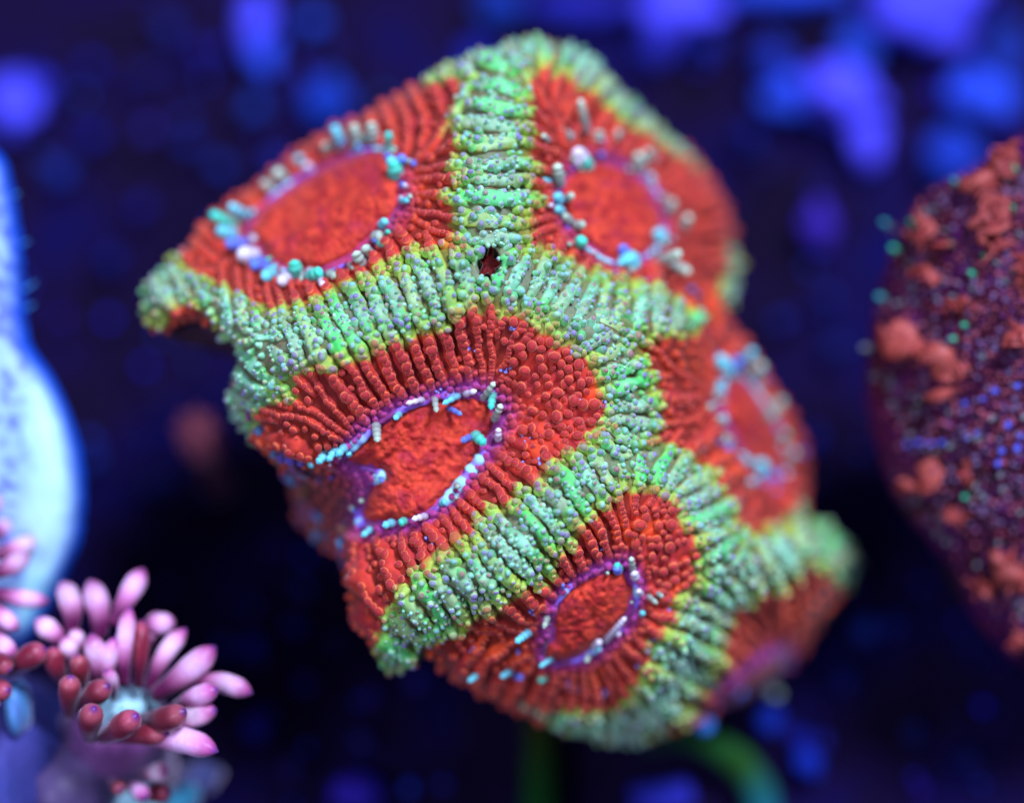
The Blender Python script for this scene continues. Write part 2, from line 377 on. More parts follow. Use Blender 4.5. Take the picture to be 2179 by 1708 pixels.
# --- tubes, fingers
def frame_from(N):
    N = N / (np.linalg.norm(N, axis=-1, keepdims=True) + 1e-12)
    ref = np.where(np.abs(N[..., :1]) > 0.8, np.array([0, 1.0, 0]), np.array([1.0, 0, 0]))
    A = np.cross(N, ref); A /= np.linalg.norm(A, axis=-1, keepdims=True); B = np.cross(N, A)
    return A, B, N
def tube(path, rad, cols, seg=8, closed=False, flat=1.0):
    """swept tube; returns V, F, colours; rad and cols per path point"""
    path = np.asarray(path, float); n = len(path); rad = np.asarray(rad, float)
    tan = np.gradient(path, axis=0) if not closed else np.roll(path, -1, 0) - np.roll(path, 1, 0)
    tan /= np.linalg.norm(tan, axis=1, keepdims=True) + 1e-12
    up = np.array(AX_T); A = np.cross(tan, up); A /= np.linalg.norm(A, axis=1, keepdims=True) + 1e-9; B = np.cross(A, tan)
    a = np.arange(seg) / seg * 2 * np.pi
    V = path[:, None] + rad[:, None, None] * (np.cos(a)[None, :, None] * A[:, None] + flat * np.sin(a)[None, :, None] * B[:, None])
    Cc = np.repeat(np.asarray(cols, float)[:, None], seg, 1)
    F = [(i * seg + j, i * seg + (j + 1) % seg, ((i + 1) % n) * seg + (j + 1) % seg, ((i + 1) % n) * seg + j)
         for i in range(n if closed else n - 1) for j in range(seg)]
    if not closed: F += [tuple(range(seg))[::-1], tuple(range((n - 1) * seg, n * seg))]
    return V.reshape(-1, 3), F, Cc.reshape(-1, 3)
PX = K * MM    # metres per reference pixel in the plane of focus

# --- blue and violet margins round the discs
for di, poly in enumerate(DISCS):
    if di == 5: continue
    c = poly.mean(0); pp = poly + (poly - c) / (np.linalg.norm(poly - c, axis=1, keepdims=True)) * 3
    pp = smooth_poly(pp, 3, True)
    lift = 0.15 + 0.25 * noise(pp[:, 0] / 18, pp[:, 1] / 18, 47)
    path = P(pp[:, 0], pp[:, 1], samp(BASE, pp[:, 0], pp[:, 1]) + lift)
    nn = fbm(pp[:, 0] / 60, pp[:, 1] / 60, 53 + di, 4); n2 = noise(pp[:, 0] / 9, pp[:, 1] / 9, 59)
    if di == 2: nn = nn + 0.14 * np.exp(-((pp[:, 0] - 850) / 230) ** 2 - ((pp[:, 1] - (pp[:, 0] * -0.42 + 1250)) / 40) ** 2)
    if di == 2: nn = nn - 0.10 * sstep(-10, 30, pp[:, 1] - (pp[:, 0] * -0.5 + 1420))
    cc = mix(C(122, 46, 128), C(120, 96, 240, 1.3), sstep(0.42, 0.56, nn)); cc = mix(cc, C(140, 214, 255, 1.3), sstep(0.55, 0.66, nn + 0.12 * (n2 - 0.5)))  # cyan-white stretches painted as wet glints along the rim
    rad = PX * (2.2 + 5.5 * sstep(0.42, 0.66, nn) + 3.5 * n2) * (1.0 if di != 5 else 0.6) * (1.45, 1.0)[di != 2] * (0.55 if di in (0, 1, 4) else 1.0)
    V, F, Cc = tube(path, rad, cc, 7, True, 0.55)
    mesh("disc_margin", V, F, M_bead, disc_obj[di], Cc)

# --- septa: ridges that cross every crest and run down both slopes
gTy, gTx = np.gradient(T, GS)
gTx = blur(gTx, 2); gTy = blur(gTy, 2)
def trace(x, y, dx, dy, step=7.0, maxn=46, lean=None):
    pts = []
    wob = random.uniform(0, 9)
    for it in range(maxn):
        a_ = 0.22 * math.sin(it * 0.5 + wob); dx, dy = dx - a_ * dy * 0.5, dy + a_ * dx * 0.5
        x += dx * step; y += dy * step
        s = samp(SDF, x, y); t = samp(T, x, y)
        if s < 1 or t < 0.07: break
        pts.append((x, y))
        g = np.array([-samp(gTx, x, y), -samp(gTy, x, y)]); L = np.linalg.norm(g)
        if L > 1e-5:
            g /= L; v = np.array([dx, dy]) * 0.45 + g * 0.55
            if lean is not None: v = v + lean * 0.55 * (1 if lean @ v > 0 else -1)
            v /= np.linalg.norm(v); dx, dy = v
    return pts
ridges = []
for ci, p in enumerate(CRESTS):
    d = np.r_[0, np.cumsum(np.hypot(*np.diff(p[:, :2], axis=0).T))]; sp = 38.0
    nseed = max(2, int(d[-1] / sp))
    for q in range(nseed):
        s = (q + 0.5 + random.uniform(-0.12, 0.12)) / nseed * d[-1]
        x = np.interp(s, d, p[:, 0]); y = np.interp(s, d, p[:, 1])
        tx = np.interp(s + 9, d, p[:, 0]) - np.interp(s - 9, d, p[:, 0]); ty = np.interp(s + 9, d, p[:, 1]) - np.interp(s - 9, d, p[:, 1])
        L = math.hypot(tx, ty) + 1e-9; nx, ny = -ty / L, tx / L
        if samp(SDF, x, y) < 2: continue
        if math.hypot((x - HOLE[0]) * 1.2, y - HOLE[1]) < 22: continue
        lean = None
        if ci in (1, 2):      # rows lean over on the long crest between the upper and the middle polyp
            f_ = min(1, max(0, (x - 500) / 480)); lean = np.array([0.80 - 0.55 * f_, 0.60 + 0.37 * f_])
            sg = 1 if nx * lean[0] + ny * lean[1] > 0 else -1; nx, ny = 0.4 * nx + 0.6 * sg * lean[0], 0.4 * ny + 0.6 * sg * lean[1]
        a = trace(x, y, nx, ny, lean=lean); b = trace(x, y, -nx, -ny, lean=lean)
        pts = np.array(a[::-1] + [(x, y)] + b)
        if len(pts) >= 4: ridges.append(pts)
def nubz(x, y):   # where the nubs stand singly instead of in rows
    return np.maximum(np.exp(-((x - 1185) / 105) ** 2 - ((y - 840) / 130) ** 2), np.exp(-((x - 1405) / 85) ** 2 - ((y - 1175) / 95) ** 2))
def red_pap(xx, yy, h_, r, t, ri, hk=1.0):
    body = tissue_color(np.array([xx]), np.array([yy]), 0.12)[0]
    pf = float(sstep(0.24, 0.08, t)); f = random.random()
    tip = mix((body * (0.6 if f < 0.6 else 0.9))[None], C(180, 60, 72)[None], np.array([0.75 * (1 - 0.6 * pf)]))[0]
    ring = mix(body[None], C(255, 128, 88, 1.15)[None], np.array([0.85 * (1 - pf)]))[0]  # lit, translucent rim painted as a brighter ring
    return (xx, yy, h_, r, body, ring, tip, ri, random.uniform(0.75, 1.15) * hk)
def green_pap(xx, yy, h_, r, g, jit, ri):
    body = tissue_color(np.array([xx]), np.array([yy]), jit, 0.3)[0]
    f = random.random()
    if g > 0.72: tip = C(172, 66, 92) if f < 0.7 else C(140, 84, 176)
    else: tip = C(134, 100, 220) if f < 0.5 else (C(164, 84, 134) if f < 0.72 else C(130, 196, 232))
    tip = mix(body[None], tip[None], np.array([random.uniform(0.4, 0.8)]))[0]
    ring = mix(body[None], C(206, 238, 200)[None], np.array([0.5]))[0]  # rim highlight painted as a paler ring
    return (xx, yy, h_, r, body, ring, tip, ri, -random.uniform(0.8, 1.35))
allp = np.concatenate(ridges); own = np.concatenate([np.full(len(r), i) for i, r in enumerate(ridges)])
def spacing(pts, i):
    o = allp[own != i]
    return np.sqrt(((pts[:, None] - o[None]) ** 2).sum(-1).min(1))
rp = []
pap = []      # papillae: pos, normal, radius(px), body, ring, tip, ridge index, height factor
sept = []
taken = np.zeros((0, 2))
for ri, pts in enumerate(ridges):
    sp = spacing(pts, ri)
    sp = np.convolve(np.pad(sp, 2, mode='edge'), np.ones(5) / 5, 'valid')
    # let a ridge end where later ones crowd it out
    ok = np.ones(len(pts), bool)
    if len(taken):
        dmin = np.sqrt(((pts[:, None] - taken[None]) ** 2).sum(-1).min(1)); ok = dmin > 13
        mid = int(np.argmin(samp(d_crest, pts[:, 0], pts[:, 1])))
        if ok[mid]:
            lo = mid
            while lo > 0 and ok[lo - 1]: lo -= 1
            hi = mid
            while hi < len(pts) - 1 and ok[hi + 1]: hi += 1
            sel = slice(lo, hi + 1)
        else: continue
        pts = pts[sel]; sp = sp[sel]
    if len(pts) < 4: continue
    taken = np.concatenate([taken, pts])
    hw = np.clip(sp * (0.43 - 0.03 * sstep(0.9, 1.1, samp(greenF, pts[:, 0], pts[:, 1]))), 8, 22)
    tt = np.gradient(pts, axis=0); tt /= np.linalg.norm(tt, axis=1, keepdims=True) + 1e-9
    nrm = np.c_[-tt[:, 1], tt[:, 0]]
    n = len(pts); ends = np.minimum(np.arange(n), np.arange(n)[::-1]); tap = sstep(-1, 3, ends)
    nub = nubz(pts[:, 0], pts[:, 1])
    gF = samp(greenF, pts[:, 0], pts[:, 1])
    cs = np.sin(np.linspace(-1, 1, 11) * np.pi / 2)
    hr = hw * (0.5 + 1.0 * noise(np.arange(n) / 3.4, np.full(n, ri * 3.1), 61)) * tap * (1 - 0.85 * nub) * (1 - 0.1 * sstep(1.0, 1.3, gF))
    hr = hr * sstep(26, 48, np.hypot((pts[:, 0] - HOLE[0]) * 1.25, pts[:, 1] - HOLE[1]))
    lat = pts[:, None] + nrm[:, None] * (hw[:, None] * cs[None])[..., None] * (0.72 + 0.5 * noise(np.arange(n)[:, None] / 3.0 + cs[None] * 2, ri * 2.7 + 0 * cs[None], 67))[..., None]
    prof = np.sqrt(np.maximum(1 - np.abs(cs) ** 2.2, 0))
    lump = 0.62 + 0.5 * noise(lat[..., 0] / 13, lat[..., 1] / 13, 71) + 0.3 * noise(lat[..., 0] / 6, lat[..., 1] / 6, 72)
    hgt = (hr[:, None] * prof[None] * lump - 2.5 * (np.abs(cs) > 0.98)) * PX
    V = samp(POS, lat[..., 0], lat[..., 1]) + samp(NOR, lat[..., 0], lat[..., 1]) * hgt[..., None]
    jit = random.uniform(-0.22, 0.2)
    cc = tissue_color(lat[..., 0], lat[..., 1], jit, sstep(0.35, 0.9, np.abs(cs))[None] * 1.3)
    tint = random.random()
    gmask = sstep(1.0, 0.7, samp(greenF, lat[..., 0], lat[..., 1]))
    cc = mix(cc, C(60, 214, 104, 1.15), gmask * (0.5 if tint > 0.82 else 0.0)); cc = mix(cc, C(150, 178, 160), gmask * (0.55 if tint < 0.3 else 0)); cc = mix(cc, C(176, 190, 96), gmask * (0.45 if 0.3 < tint < 0.5 else 0)); cc = mix(cc, BROWN, gmask * sstep(0.78, 0.97, np.abs(cs))[None] * 0.8)  # ridge sides painted brown towards the dark furrows
    ns = len(cs)
    ix = np.arange(n * ns).reshape(n, ns)
    Qr = np.stack([ix[:-1, :-1], ix[:-1, 1:], ix[1:, 1:], ix[1:, :-1]], -1).reshape(-1, 4)
    rp.append(np.c_[pts, hr, hw])
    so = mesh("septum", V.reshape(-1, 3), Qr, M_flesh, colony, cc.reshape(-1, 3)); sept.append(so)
    # papillae along it
    seglen = np.r_[0, np.cumsum(np.hypot(*np.diff(pts, axis=0).T))]
    s = random.uniform(2, 10); row = 0
    while s < seglen[-1] - 2:
        x = np.interp(s, seglen, pts[:, 0]); y = np.interp(s, seglen, pts[:, 1]); w_ = np.interp(s, seglen, hw); hh = np.interp(s, seglen, hr)
        g = float(samp(greenF, x, y)) + jit; nb = float(np.interp(s, seglen, nub)); k = min(int(np.searchsorted(seglen, s)), n - 1)
        nv = nrm[k]
        edge_x = samp(SDF, x, y) < 20
        if g < 0.98:
            offs = [(-0.55, 0.4), (0.5, 0.3)] if row % 2 == 0 else [(random.uniform(-0.2, 0.2), 0.9)]
            if random.random() < 0.3: offs.append((random.uniform(-0.8, 0.8), 0.5))
            for o_, hf in offs:
                if random.random() < 0.12: continue
                r = random.uniform(4.2, 7.4) * (0.72 if g < 0.35 else 1.12) * (1.35 if random.random() < 0.12 else 1)
                xx = x + nv[0] * o_ * w_ + random.uniform(-4, 4); yy = y + nv[1] * o_ * w_ + random.uniform(-4, 4)
                h_ = hh * math.sqrt(max(1 - abs(o_) ** 2.2, 0.1)) * 1.0
                pap.append(green_pap(xx, yy, h_, r, g, jit, len(sept) - 1))
            s += random.uniform(10.5, 14.5)
        else:
            if nb > 0.3: s += 8; row += 1; continue
            t = float(samp(T, x, y))
            r = min(w_ * 0.84, 11.5) * random.uniform(0.75, 1.1); r = max(r, 5.5)
            if t < 0.2: r *= 0.8
            o_ = random.uniform(-0.28, 0.28)
            xx = x + nv[0] * o_ * w_; yy = y + nv[1] * o_ * w_
            pap.append(red_pap(xx, yy, hh * 0.72, r, t, len(sept) - 1))
            s += r * random.uniform(1.2, 1.6)
        row += 1

# gaps between the rows fill with irregular nubs
cells = {}
def put(q): cells.setdefault((int(q[0] // 36), int(q[1] // 36)), []).append(q)
def clear(x, y, r, k):
    i, j = int(x // 36), int(y // 36)
    for a_ in (i - 1, i, i + 1):
        for b_ in (j - 1, j, j + 1):
            for q in cells.get((a_, b_), ()):
                if (q[0] - x) ** 2 + (q[1] - y) ** 2 < (k * (q[3] + r)) ** 2: return False
    return True
pap = [q for q in pap if q[3] > 0]
for q in pap: put(q)
cand = np.c_[rng.uniform(300, 1830, 26000), rng.uniform(80, 1590, 26000)]
cS, cT, cG, cD = (samp(f, cand[:, 0], cand[:, 1]) for f in (SDF, T, greenF, d_disc))
ridge_pts = np.concatenate(rp)
for (x, y), s_, t, g, dd_ in zip(cand, cS, cT, cG, cD):
    if s_ < 2 or dd_ < 5: continue
    nb = float(nubz(x, y)); hd = math.hypot(x - HOLE[0], y - HOLE[1])
    fl = math.exp(-(((x - 690) / 70) ** 2 + ((y - 1075) / 70) ** 2) ** 2)
    if g > 1.0 or fl > 0.4:
        r = random.uniform(6, 10.5) + (random.uniform(-1, 4) if nb > 0.3 else 0)
        if t < 0.25: r = random.uniform(5.5, 9)
        if clear(x, y, r, 0.82 if nb > 0.3 or t < 0.25 else 1.12):
            q = red_pap(x, y, 5.0 * (1 - nb), r, t, 0, 1 + 0.5 * nb); pap.append(q); put(q)
    else:
        r = random.uniform(4.5, 9.0)
        if clear(x, y, r, 1.15):
            q = green_pap(x, y, 6.0, r, g, 0.0, 0); pap.append(q); put(q)

# crowds of tiny tubercles along the crests
for (x, y), s_, g, dd_ in zip(cand[::-1], cS[::-1], cG[::-1], cD[::-1]):
    if s_ < 2 or g > 0.75 or random.random() < 0.35: continue
    r = random.uniform(2.2, 4.6)
    if clear(x, y, r, 0.95):
        body = tissue_color(np.array([x]), np.array([y]))[0]; f = random.random()
        dr = np.sqrt(((ridge_pts[:, :2] - (x, y)) ** 2).sum(1)); kmin = int(dr.argmin()); o_ = dr[kmin] / ridge_pts[kmin, 3]
        if o_ > 1: continue
        h_ = ridge_pts[kmin, 2] * math.sqrt(max(1 - o_ ** 2.2, 0.05)) * 0.98
        tip = C(150, 150, 226) if f < 0.3 else (C(170, 232, 236) if f < 0.7 else body * 0.7)
        q = (x, y, h_, r, body, mix(body[None], C(220, 244, 226)[None], np.array([0.6]))[0], tip, 0, -random.uniform(0.6, 1.1)); pap.append(q); put(q)

# papilla template
SEG = 8
PG = np.array([(1.6, -0.9), (1.25, 0.0), (1.0, 0.6), (0.9, 1.1), (0.8, 1.38), (0.5, 1.62), (0.0, 1.74)]); PGC = np.array([0, 0, 0, 1.0, 2.0, 2.0, 2.0])
PR = np.array([(1.32, -0.9), (1.08, 0.0), (0.95, 0.5), (0.97, 0.86), (0.78, 1.10), (0.42, 1.27), (0.0, 1.33)])
PC = np.array([0, 0, 0, 1.0, 2.0, 2.0, 2.0])     # 0 body, 1 ring, 2 tip
ang = np.arange(SEG) / SEG * 2 * np.pi
TV = np.concatenate([np.stack([r * np.cos(ang), r * np.sin(ang), np.full(SEG, z)], -1) for r, z in PR[:-1]] + [np.array([[0, 0, PR[-1, 1]]])])
TCc = np.r_[np.repeat(PC[:-1], SEG), PC[-1]]
TVg = np.concatenate([np.stack([r * np.cos(ang), r * np.sin(ang), np.full(SEG, z)], -1) for r, z in PG[:-1]] + [np.array([[0, 0, PG[-1, 1]]])]); TCg = np.r_[np.repeat(PGC[:-1], SEG), PGC[-1]]
TF = []
for i in range(len(PR) - 2):
    for j in range(SEG):
        a, b = i * SEG + j, i * SEG + (j + 1) % SEG
        TF += [(a, b, b + SEG), (a, b + SEG, a + SEG)]
for j in range(SEG): TF.append(((len(PR) - 2) * SEG + j, (len(PR) - 2) * SEG + (j + 1) % SEG, len(TV) - 1))
TF = np.array(TF)
def papilla_geo(q):
    x, y, h_, r, body, ring, tip, ri, hf = q
    p = samp(POS, np.array([x]), np.array([y]))[0]; nn = samp(NOR, np.array([x]), np.array([y]))[0]
    nn = nn + AX_T * 0.35 + (rng.random(3) - 0.5) * 0.5
    A, B, N = frame_from(nn)
    ecc = random.uniform(0.85, 1.15)
    sc = r * PX
    tv, tcc = (TV, TCc) if hf > 0 else (TVg, TCg); hf = abs(hf)
    V = p + samp(NOR, np.array([x]), np.array([y]))[0] * (h_ * PX) + sc * (tv[:, :1] * A * ecc + tv[:, 1:2] * B / ecc + tv[:, 2:] * hf * N)
    Cc = np.where((tcc == 0)[:, None], body, np.where((tcc == 1)[:, None], ring, tip))
    return V, Cc
def hole_free(q): return math.hypot((q[0] - HOLE[0]) * 1.25, q[1] - HOLE[1]) > 28 + q[3] * 1.1
pap = [q for q in pap if hole_free(q) and samp(d_disc, q[0], q[1]) > 2 and samp(SDF, q[0], q[1]) > 0]
def show(q):    # how large and how sharp a papilla shows
    w = float(samp(BASE, q[0], q[1])); return q[3] - 0.55 * abs(w + 1)
order = sorted(range(len(pap)), key=lambda i: -show(pap[i]))
single = set(order[:300])
mV, mF, mC, off = [], [], [], 0
for i, q in enumerate(pap):
    V, Cc = papilla_geo(q)
    if i in single: mesh("papilla", V, TF, M_pap, sept[q[7]], Cc)
    else:
        mV.append(V); mF.append(TF + off); mC.append(Cc); off += len(V)
tag(mesh("papilla_carpet", np.concatenate(mV), np.concatenate(mF), M_pap, colony, np.concatenate(mC)), kind="stuff")

# --- violet specks stuck between the papillae (encrusting growth)
vV, vF, vC, off = [], [], [], 0
for _ in range(70):
    x, y = random.uniform(900, 1560), random.uniform(560, 1480)
    if samp(SDF, x, y) < 20 or samp(d_disc, x, y) < 4 or samp(greenF, x, y) < 0.8: continue
    for k in range(random.randint(3, 7)):
        xx, yy = x + random.gauss(0, 7), y + random.gauss(0, 7); r = random.uniform(2.2, 4.2)
        V, Cc = papilla_geo((xx, yy, 3 + random.uniform(0, 6), r, C(92, 78, 214), C(120, 110, 240), C(150, 160, 255), 0, 0.8))
        vV.append(V); vF.append(TF + off); vC.append(Cc); off += len(V)
tag(mesh("violet_growth", np.concatenate(vV), np.concatenate(vF), M_pap, colony, np.concatenate(vC)), kind="stuff")

fV, fF, fC, off = [], [], [], 0
for k in range(70):
    x, y = random.choice([(614,985),(625,1020),(640,1070),(652,1100),(672,1130),(694,1150),(716,1178),(735,1200),(690,1010),(640,1000),(740,1140),(560,930),(598,972)]); x += random.gauss(0, 16); y += random.gauss(0, 16)
    if samp(SDF, x, y) < 3 or samp(d_disc, x, y) < 6: continue
    cb = random.choice([C(98, 84, 200), C(110, 70, 130), C(90, 130, 200), C(120, 84, 74), C(96, 66, 110)])
    V, Cc = papilla_geo((x, y, 3.0, random.uniform(6, 13), cb * 0.7, cb, cb, 0, random.uniform(0.7, 1.2)))
    fV.append(V); fF.append(TF + off); fC.append(Cc); off += len(V)
tag(mesh("flank_growth", np.concatenate(fV), np.concatenate(fF), M_pap, colony, np.concatenate(fC)), kind="stuff")

# --- dark pit in the crest junction
a = np.linspace(0, 2 * np.pi, 26, endpoint=False)
rr = 23 * (1 + 0.32 * np.cos(5 * a + 0.5) + 0.08 * np.sin(3 * a))
px_, py_ = HOLE[0] + rr * 0.85 * np.cos(a), HOLE[1] + rr * 1.25 * np.sin(a)
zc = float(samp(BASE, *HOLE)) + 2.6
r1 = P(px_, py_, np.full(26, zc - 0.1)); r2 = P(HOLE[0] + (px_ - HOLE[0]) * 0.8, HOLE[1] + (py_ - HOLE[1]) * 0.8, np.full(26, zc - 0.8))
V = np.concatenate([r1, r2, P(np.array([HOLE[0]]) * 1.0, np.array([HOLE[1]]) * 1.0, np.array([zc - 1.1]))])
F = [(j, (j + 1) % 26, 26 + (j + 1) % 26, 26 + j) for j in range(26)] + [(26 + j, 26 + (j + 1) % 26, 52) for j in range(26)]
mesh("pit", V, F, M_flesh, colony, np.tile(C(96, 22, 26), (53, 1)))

# --- beaded feeding tentacles round the discs: (base x,y, tip x,y, radius px, tone)
GREY, CYAN, WHITE, TEAL, BLUE = C(160, 192, 190, 1.2), C(90, 220, 240, 1.5), C(210, 250, 255, 1.7), C(50, 224, 196, 1.4), C(80, 120, 255, 1.4)
TN = {'g': GREY, 'c': CYAN, 'w': WHITE, 't': TEAL, 'b': BLUE}
TENT = [
 (2, [(1028,848,1052,816,8,'g'),(1052,892,1070,858,8,'g'),(1060,935,1064,905,7,'w'),(975,842,945,856,8,'c'),(925,848,930,878,8,'g'),(900,850,868,862,7,'w'),
      (800,905,808,945,9,'g'),(735,950,718,968,10,'c'),(715,955,700,985,10,'c'),(695,965,678,990,10,'c'),(665,985,655,996,9,'c'),(1010,925,1030,948,12,'t'),
      (1000,930,978,938,9,'b'),(1048,840,1040,868,10,'t'),(990,838,1010,832,7,'w'),(850,880,838,894,7,'c'),(905,1098,880,1104,9,'w'),(835,1112,818,1122,9,'c'),
      (860,1108,848,1118,8,'t'),(940,1070,950,1064,8,'c'),(790,1125,770,1140,9,'c'),(955,868,985,880,6,'b')]),
 (3, [(1347,1212,1345,1184,7,'g'),(1352,1228,1350,1216,9,'w'),(1315,1215,1308,1200,10,'b'),(1318,1210,1314,1194,8,'t'),(1290,1362,1330,1310,8,'w'),(1252,1395,1244,1412,7,'g'),
      (1165,1312,1156,1334,7,'g'),(1125,1345,1096,1368,9,'c'),(1400,1262,1412,1272,6,'g'),(1380,1268,1396,1280,6,'g'),(1175,1400,1150,1420,7,'c'),(1090,1425,1060,1440,8,'c'),
      (1020,1432,996,1446,8,'c'),(1265,1375,1282,1362,9,'w'),(1160,1440,1150,1452,8,'t'),(1100,1438,1108,1446,8,'b')]),
 (1, [(1238,345,1228,318,19,'w'),(1250,355,1238,335,13,'t'),(1248,280,1238,214,8,'g'),(1215,292,1188,272,9,'g'),(1272,300,1278,275,10,'g'),(1190,392,1182,348,9,'g'),(1188,425,1178,416,12,'c'),
      (1205,425,1218,408,8,'g'),(1195,450,1182,442,9,'c'),(1212,470,1200,455,9,'g'),(1225,480,1244,472,9,'g'),(1232,520,1245,508,12,'t'),(1340,560,1330,540,19,'c'),(1330,545,1320,520,11,'b'),
      (1408,510,1398,486,12,'c'),(1395,560,1452,534,9,'g'),(1420,556,1472,576,9,'g'),(1362,360,1358,328,12,'g'),(1425,450,1436,424,10,'g'),(1450,490,1470,455,10,'g'),(1310,300,1318,272,9,'g'),
      (1390,340,1372,318,9,'g'),(1165,300,1150,290,7,'g')]),
 (0, [(842,372,836,342,15,'t'),(845,362,830,330,13,'c'),(850,350,858,330,10,'b'),(728,312,712,268,10,'c'),(762,306,750,262,10,'g'),(796,300,790,258,10,'g'),(826,308,832,276,9,'t'),
      (700,320,688,300,10,'g'),(602,385,586,356,11,'g'),(580,405,562,382,10,'g'),(525,460,490,436,11,'c'),(500,480,448,456,11,'t'),(498,500,458,488,12,'c'),(520,520,480,515,13,'b'),
      (540,545,502,538,14,'w'),(555,560,530,560,12,'b'),(580,580,560,590,12,'c'),(612,590,590,598,14,'w'),(630,580,622,550,14,'t'),(660,588,690,578,11,'t'),(700,582,720,590,9,'g'),
      (768,560,756,538,9,'g'),(785,540,775,520,9,'g'),(800,505,818,498,10,'g'),(812,480,822,468,9,'c'),(565,560,568,590,9,'b'),(640,345,632,335,9,'c')]),
 (4, [(1545,790,1530,752,15,'c'),(1560,790,1572,760,13,'b'),(1580,780,1600,738,12,'c'),(1535,830,1518,820,11,'c'),(1600,800,1626,772,11,'g'),(1645,880,1668,850,11,'g'),(1622,1000,1612,982,16,'c'),
      (1590,985,1574,968,10,'c'),(1555,940,1540,925,9,'g'),(1655,1020,1640,1008,11,'b'),(1670,985,1690,960,9,'g'),(1600,1030,1590,1018,9,'c'),(1540,900,1524,890,9,'g')]),
 (5, [(1570,1480,1580,1460,12,'b'),(1640,1470,1660,1478,11,'g')])]
for di, lst in TENT:
    poly = DISCS[di]
    for _ in range((34, 26, 9, 8, 26, 0)[di]):       # small stubs crowd between the long ones
        p_ = poly[random.randrange(len(poly))]; o_ = (p_ - poly.mean(0)) / np.linalg.norm(p_ - poly.mean(0)); f_ = random.gauss(9, 9)
        bx, by = p_ + o_ * f_ + rng.normal(0, 6, 2)
        if samp(SDF, bx, by) < 8: continue
        lst.append((bx, by, bx + o_[0] * random.uniform(-6, 18), by + o_[1] * random.uniform(-6, 18), random.uniform(3.5, 7.5), random.choice('ggcbbwt' if di in (0, 4) else 'gggcbw')))
    for (bx, by, tx, ty, r, tone) in lst:
        n = 28; s = np.linspace(0, 1, n); L = math.hypot(tx - bx, ty - by)
        X = bx + (tx - bx) * s; Y = by + (ty - by) * s
        wb = samp(BASE, np.array([bx * 1.0]), np.array([by * 1.0]))[0]
        tx, ty = tx + random.uniform(-5, 5), ty + random.uniform(-5, 5); X = bx + (tx - bx) * s; Y = by + (ty - by) * s
        cf = min(0.75, max(0.2, 1.3 * r / math.hypot(L, 30))); s = np.r_[np.linspace(0, 1 - cf, n - 9), 1 - cf * (1 - np.sin(np.linspace(0, np.pi / 2, 10)[1:]))]
        X = bx + (tx - bx) * s; Y = by + (ty - by) * s
        endc = np.sqrt(np.clip(1 - np.clip((s - 1 + cf) / cf, 0, 1) ** 2, 0.004, 1))
        w = wb + 0.3 + s * min(1.8, 0.5 + L * 0.022) * random.uniform(0.7, 1.4) + 0.3 * np.sin(s * np.pi)
        beads = 0.62 + 0.38 * np.abs(np.sin(s * np.pi * max(2, round(L / 10)) + 0.5)) ** 0.7
        rad = r * (1.4 if di in (0, 1, 4) else 1.1) * PX * beads * endc * (1.05 - 0.25 * s) * random.uniform(0.85, 1.15)
        cb = TN[tone]
        cc = mix(np.tile(cb * 0.75, (n, 1)), cb, s); cc = mix(cc, C(120, 80, 150), 0.5 * (1 - s)); cc = mix(cc, np.clip(cb * 1.3, 0, 0.9), (s > 0.85) * 1.0)
        V, F, Cc = tube(P(X, Y, w), rad, cc, 8)
        mesh("tentacle", V, F, M_bead, disc_obj[di], Cc)

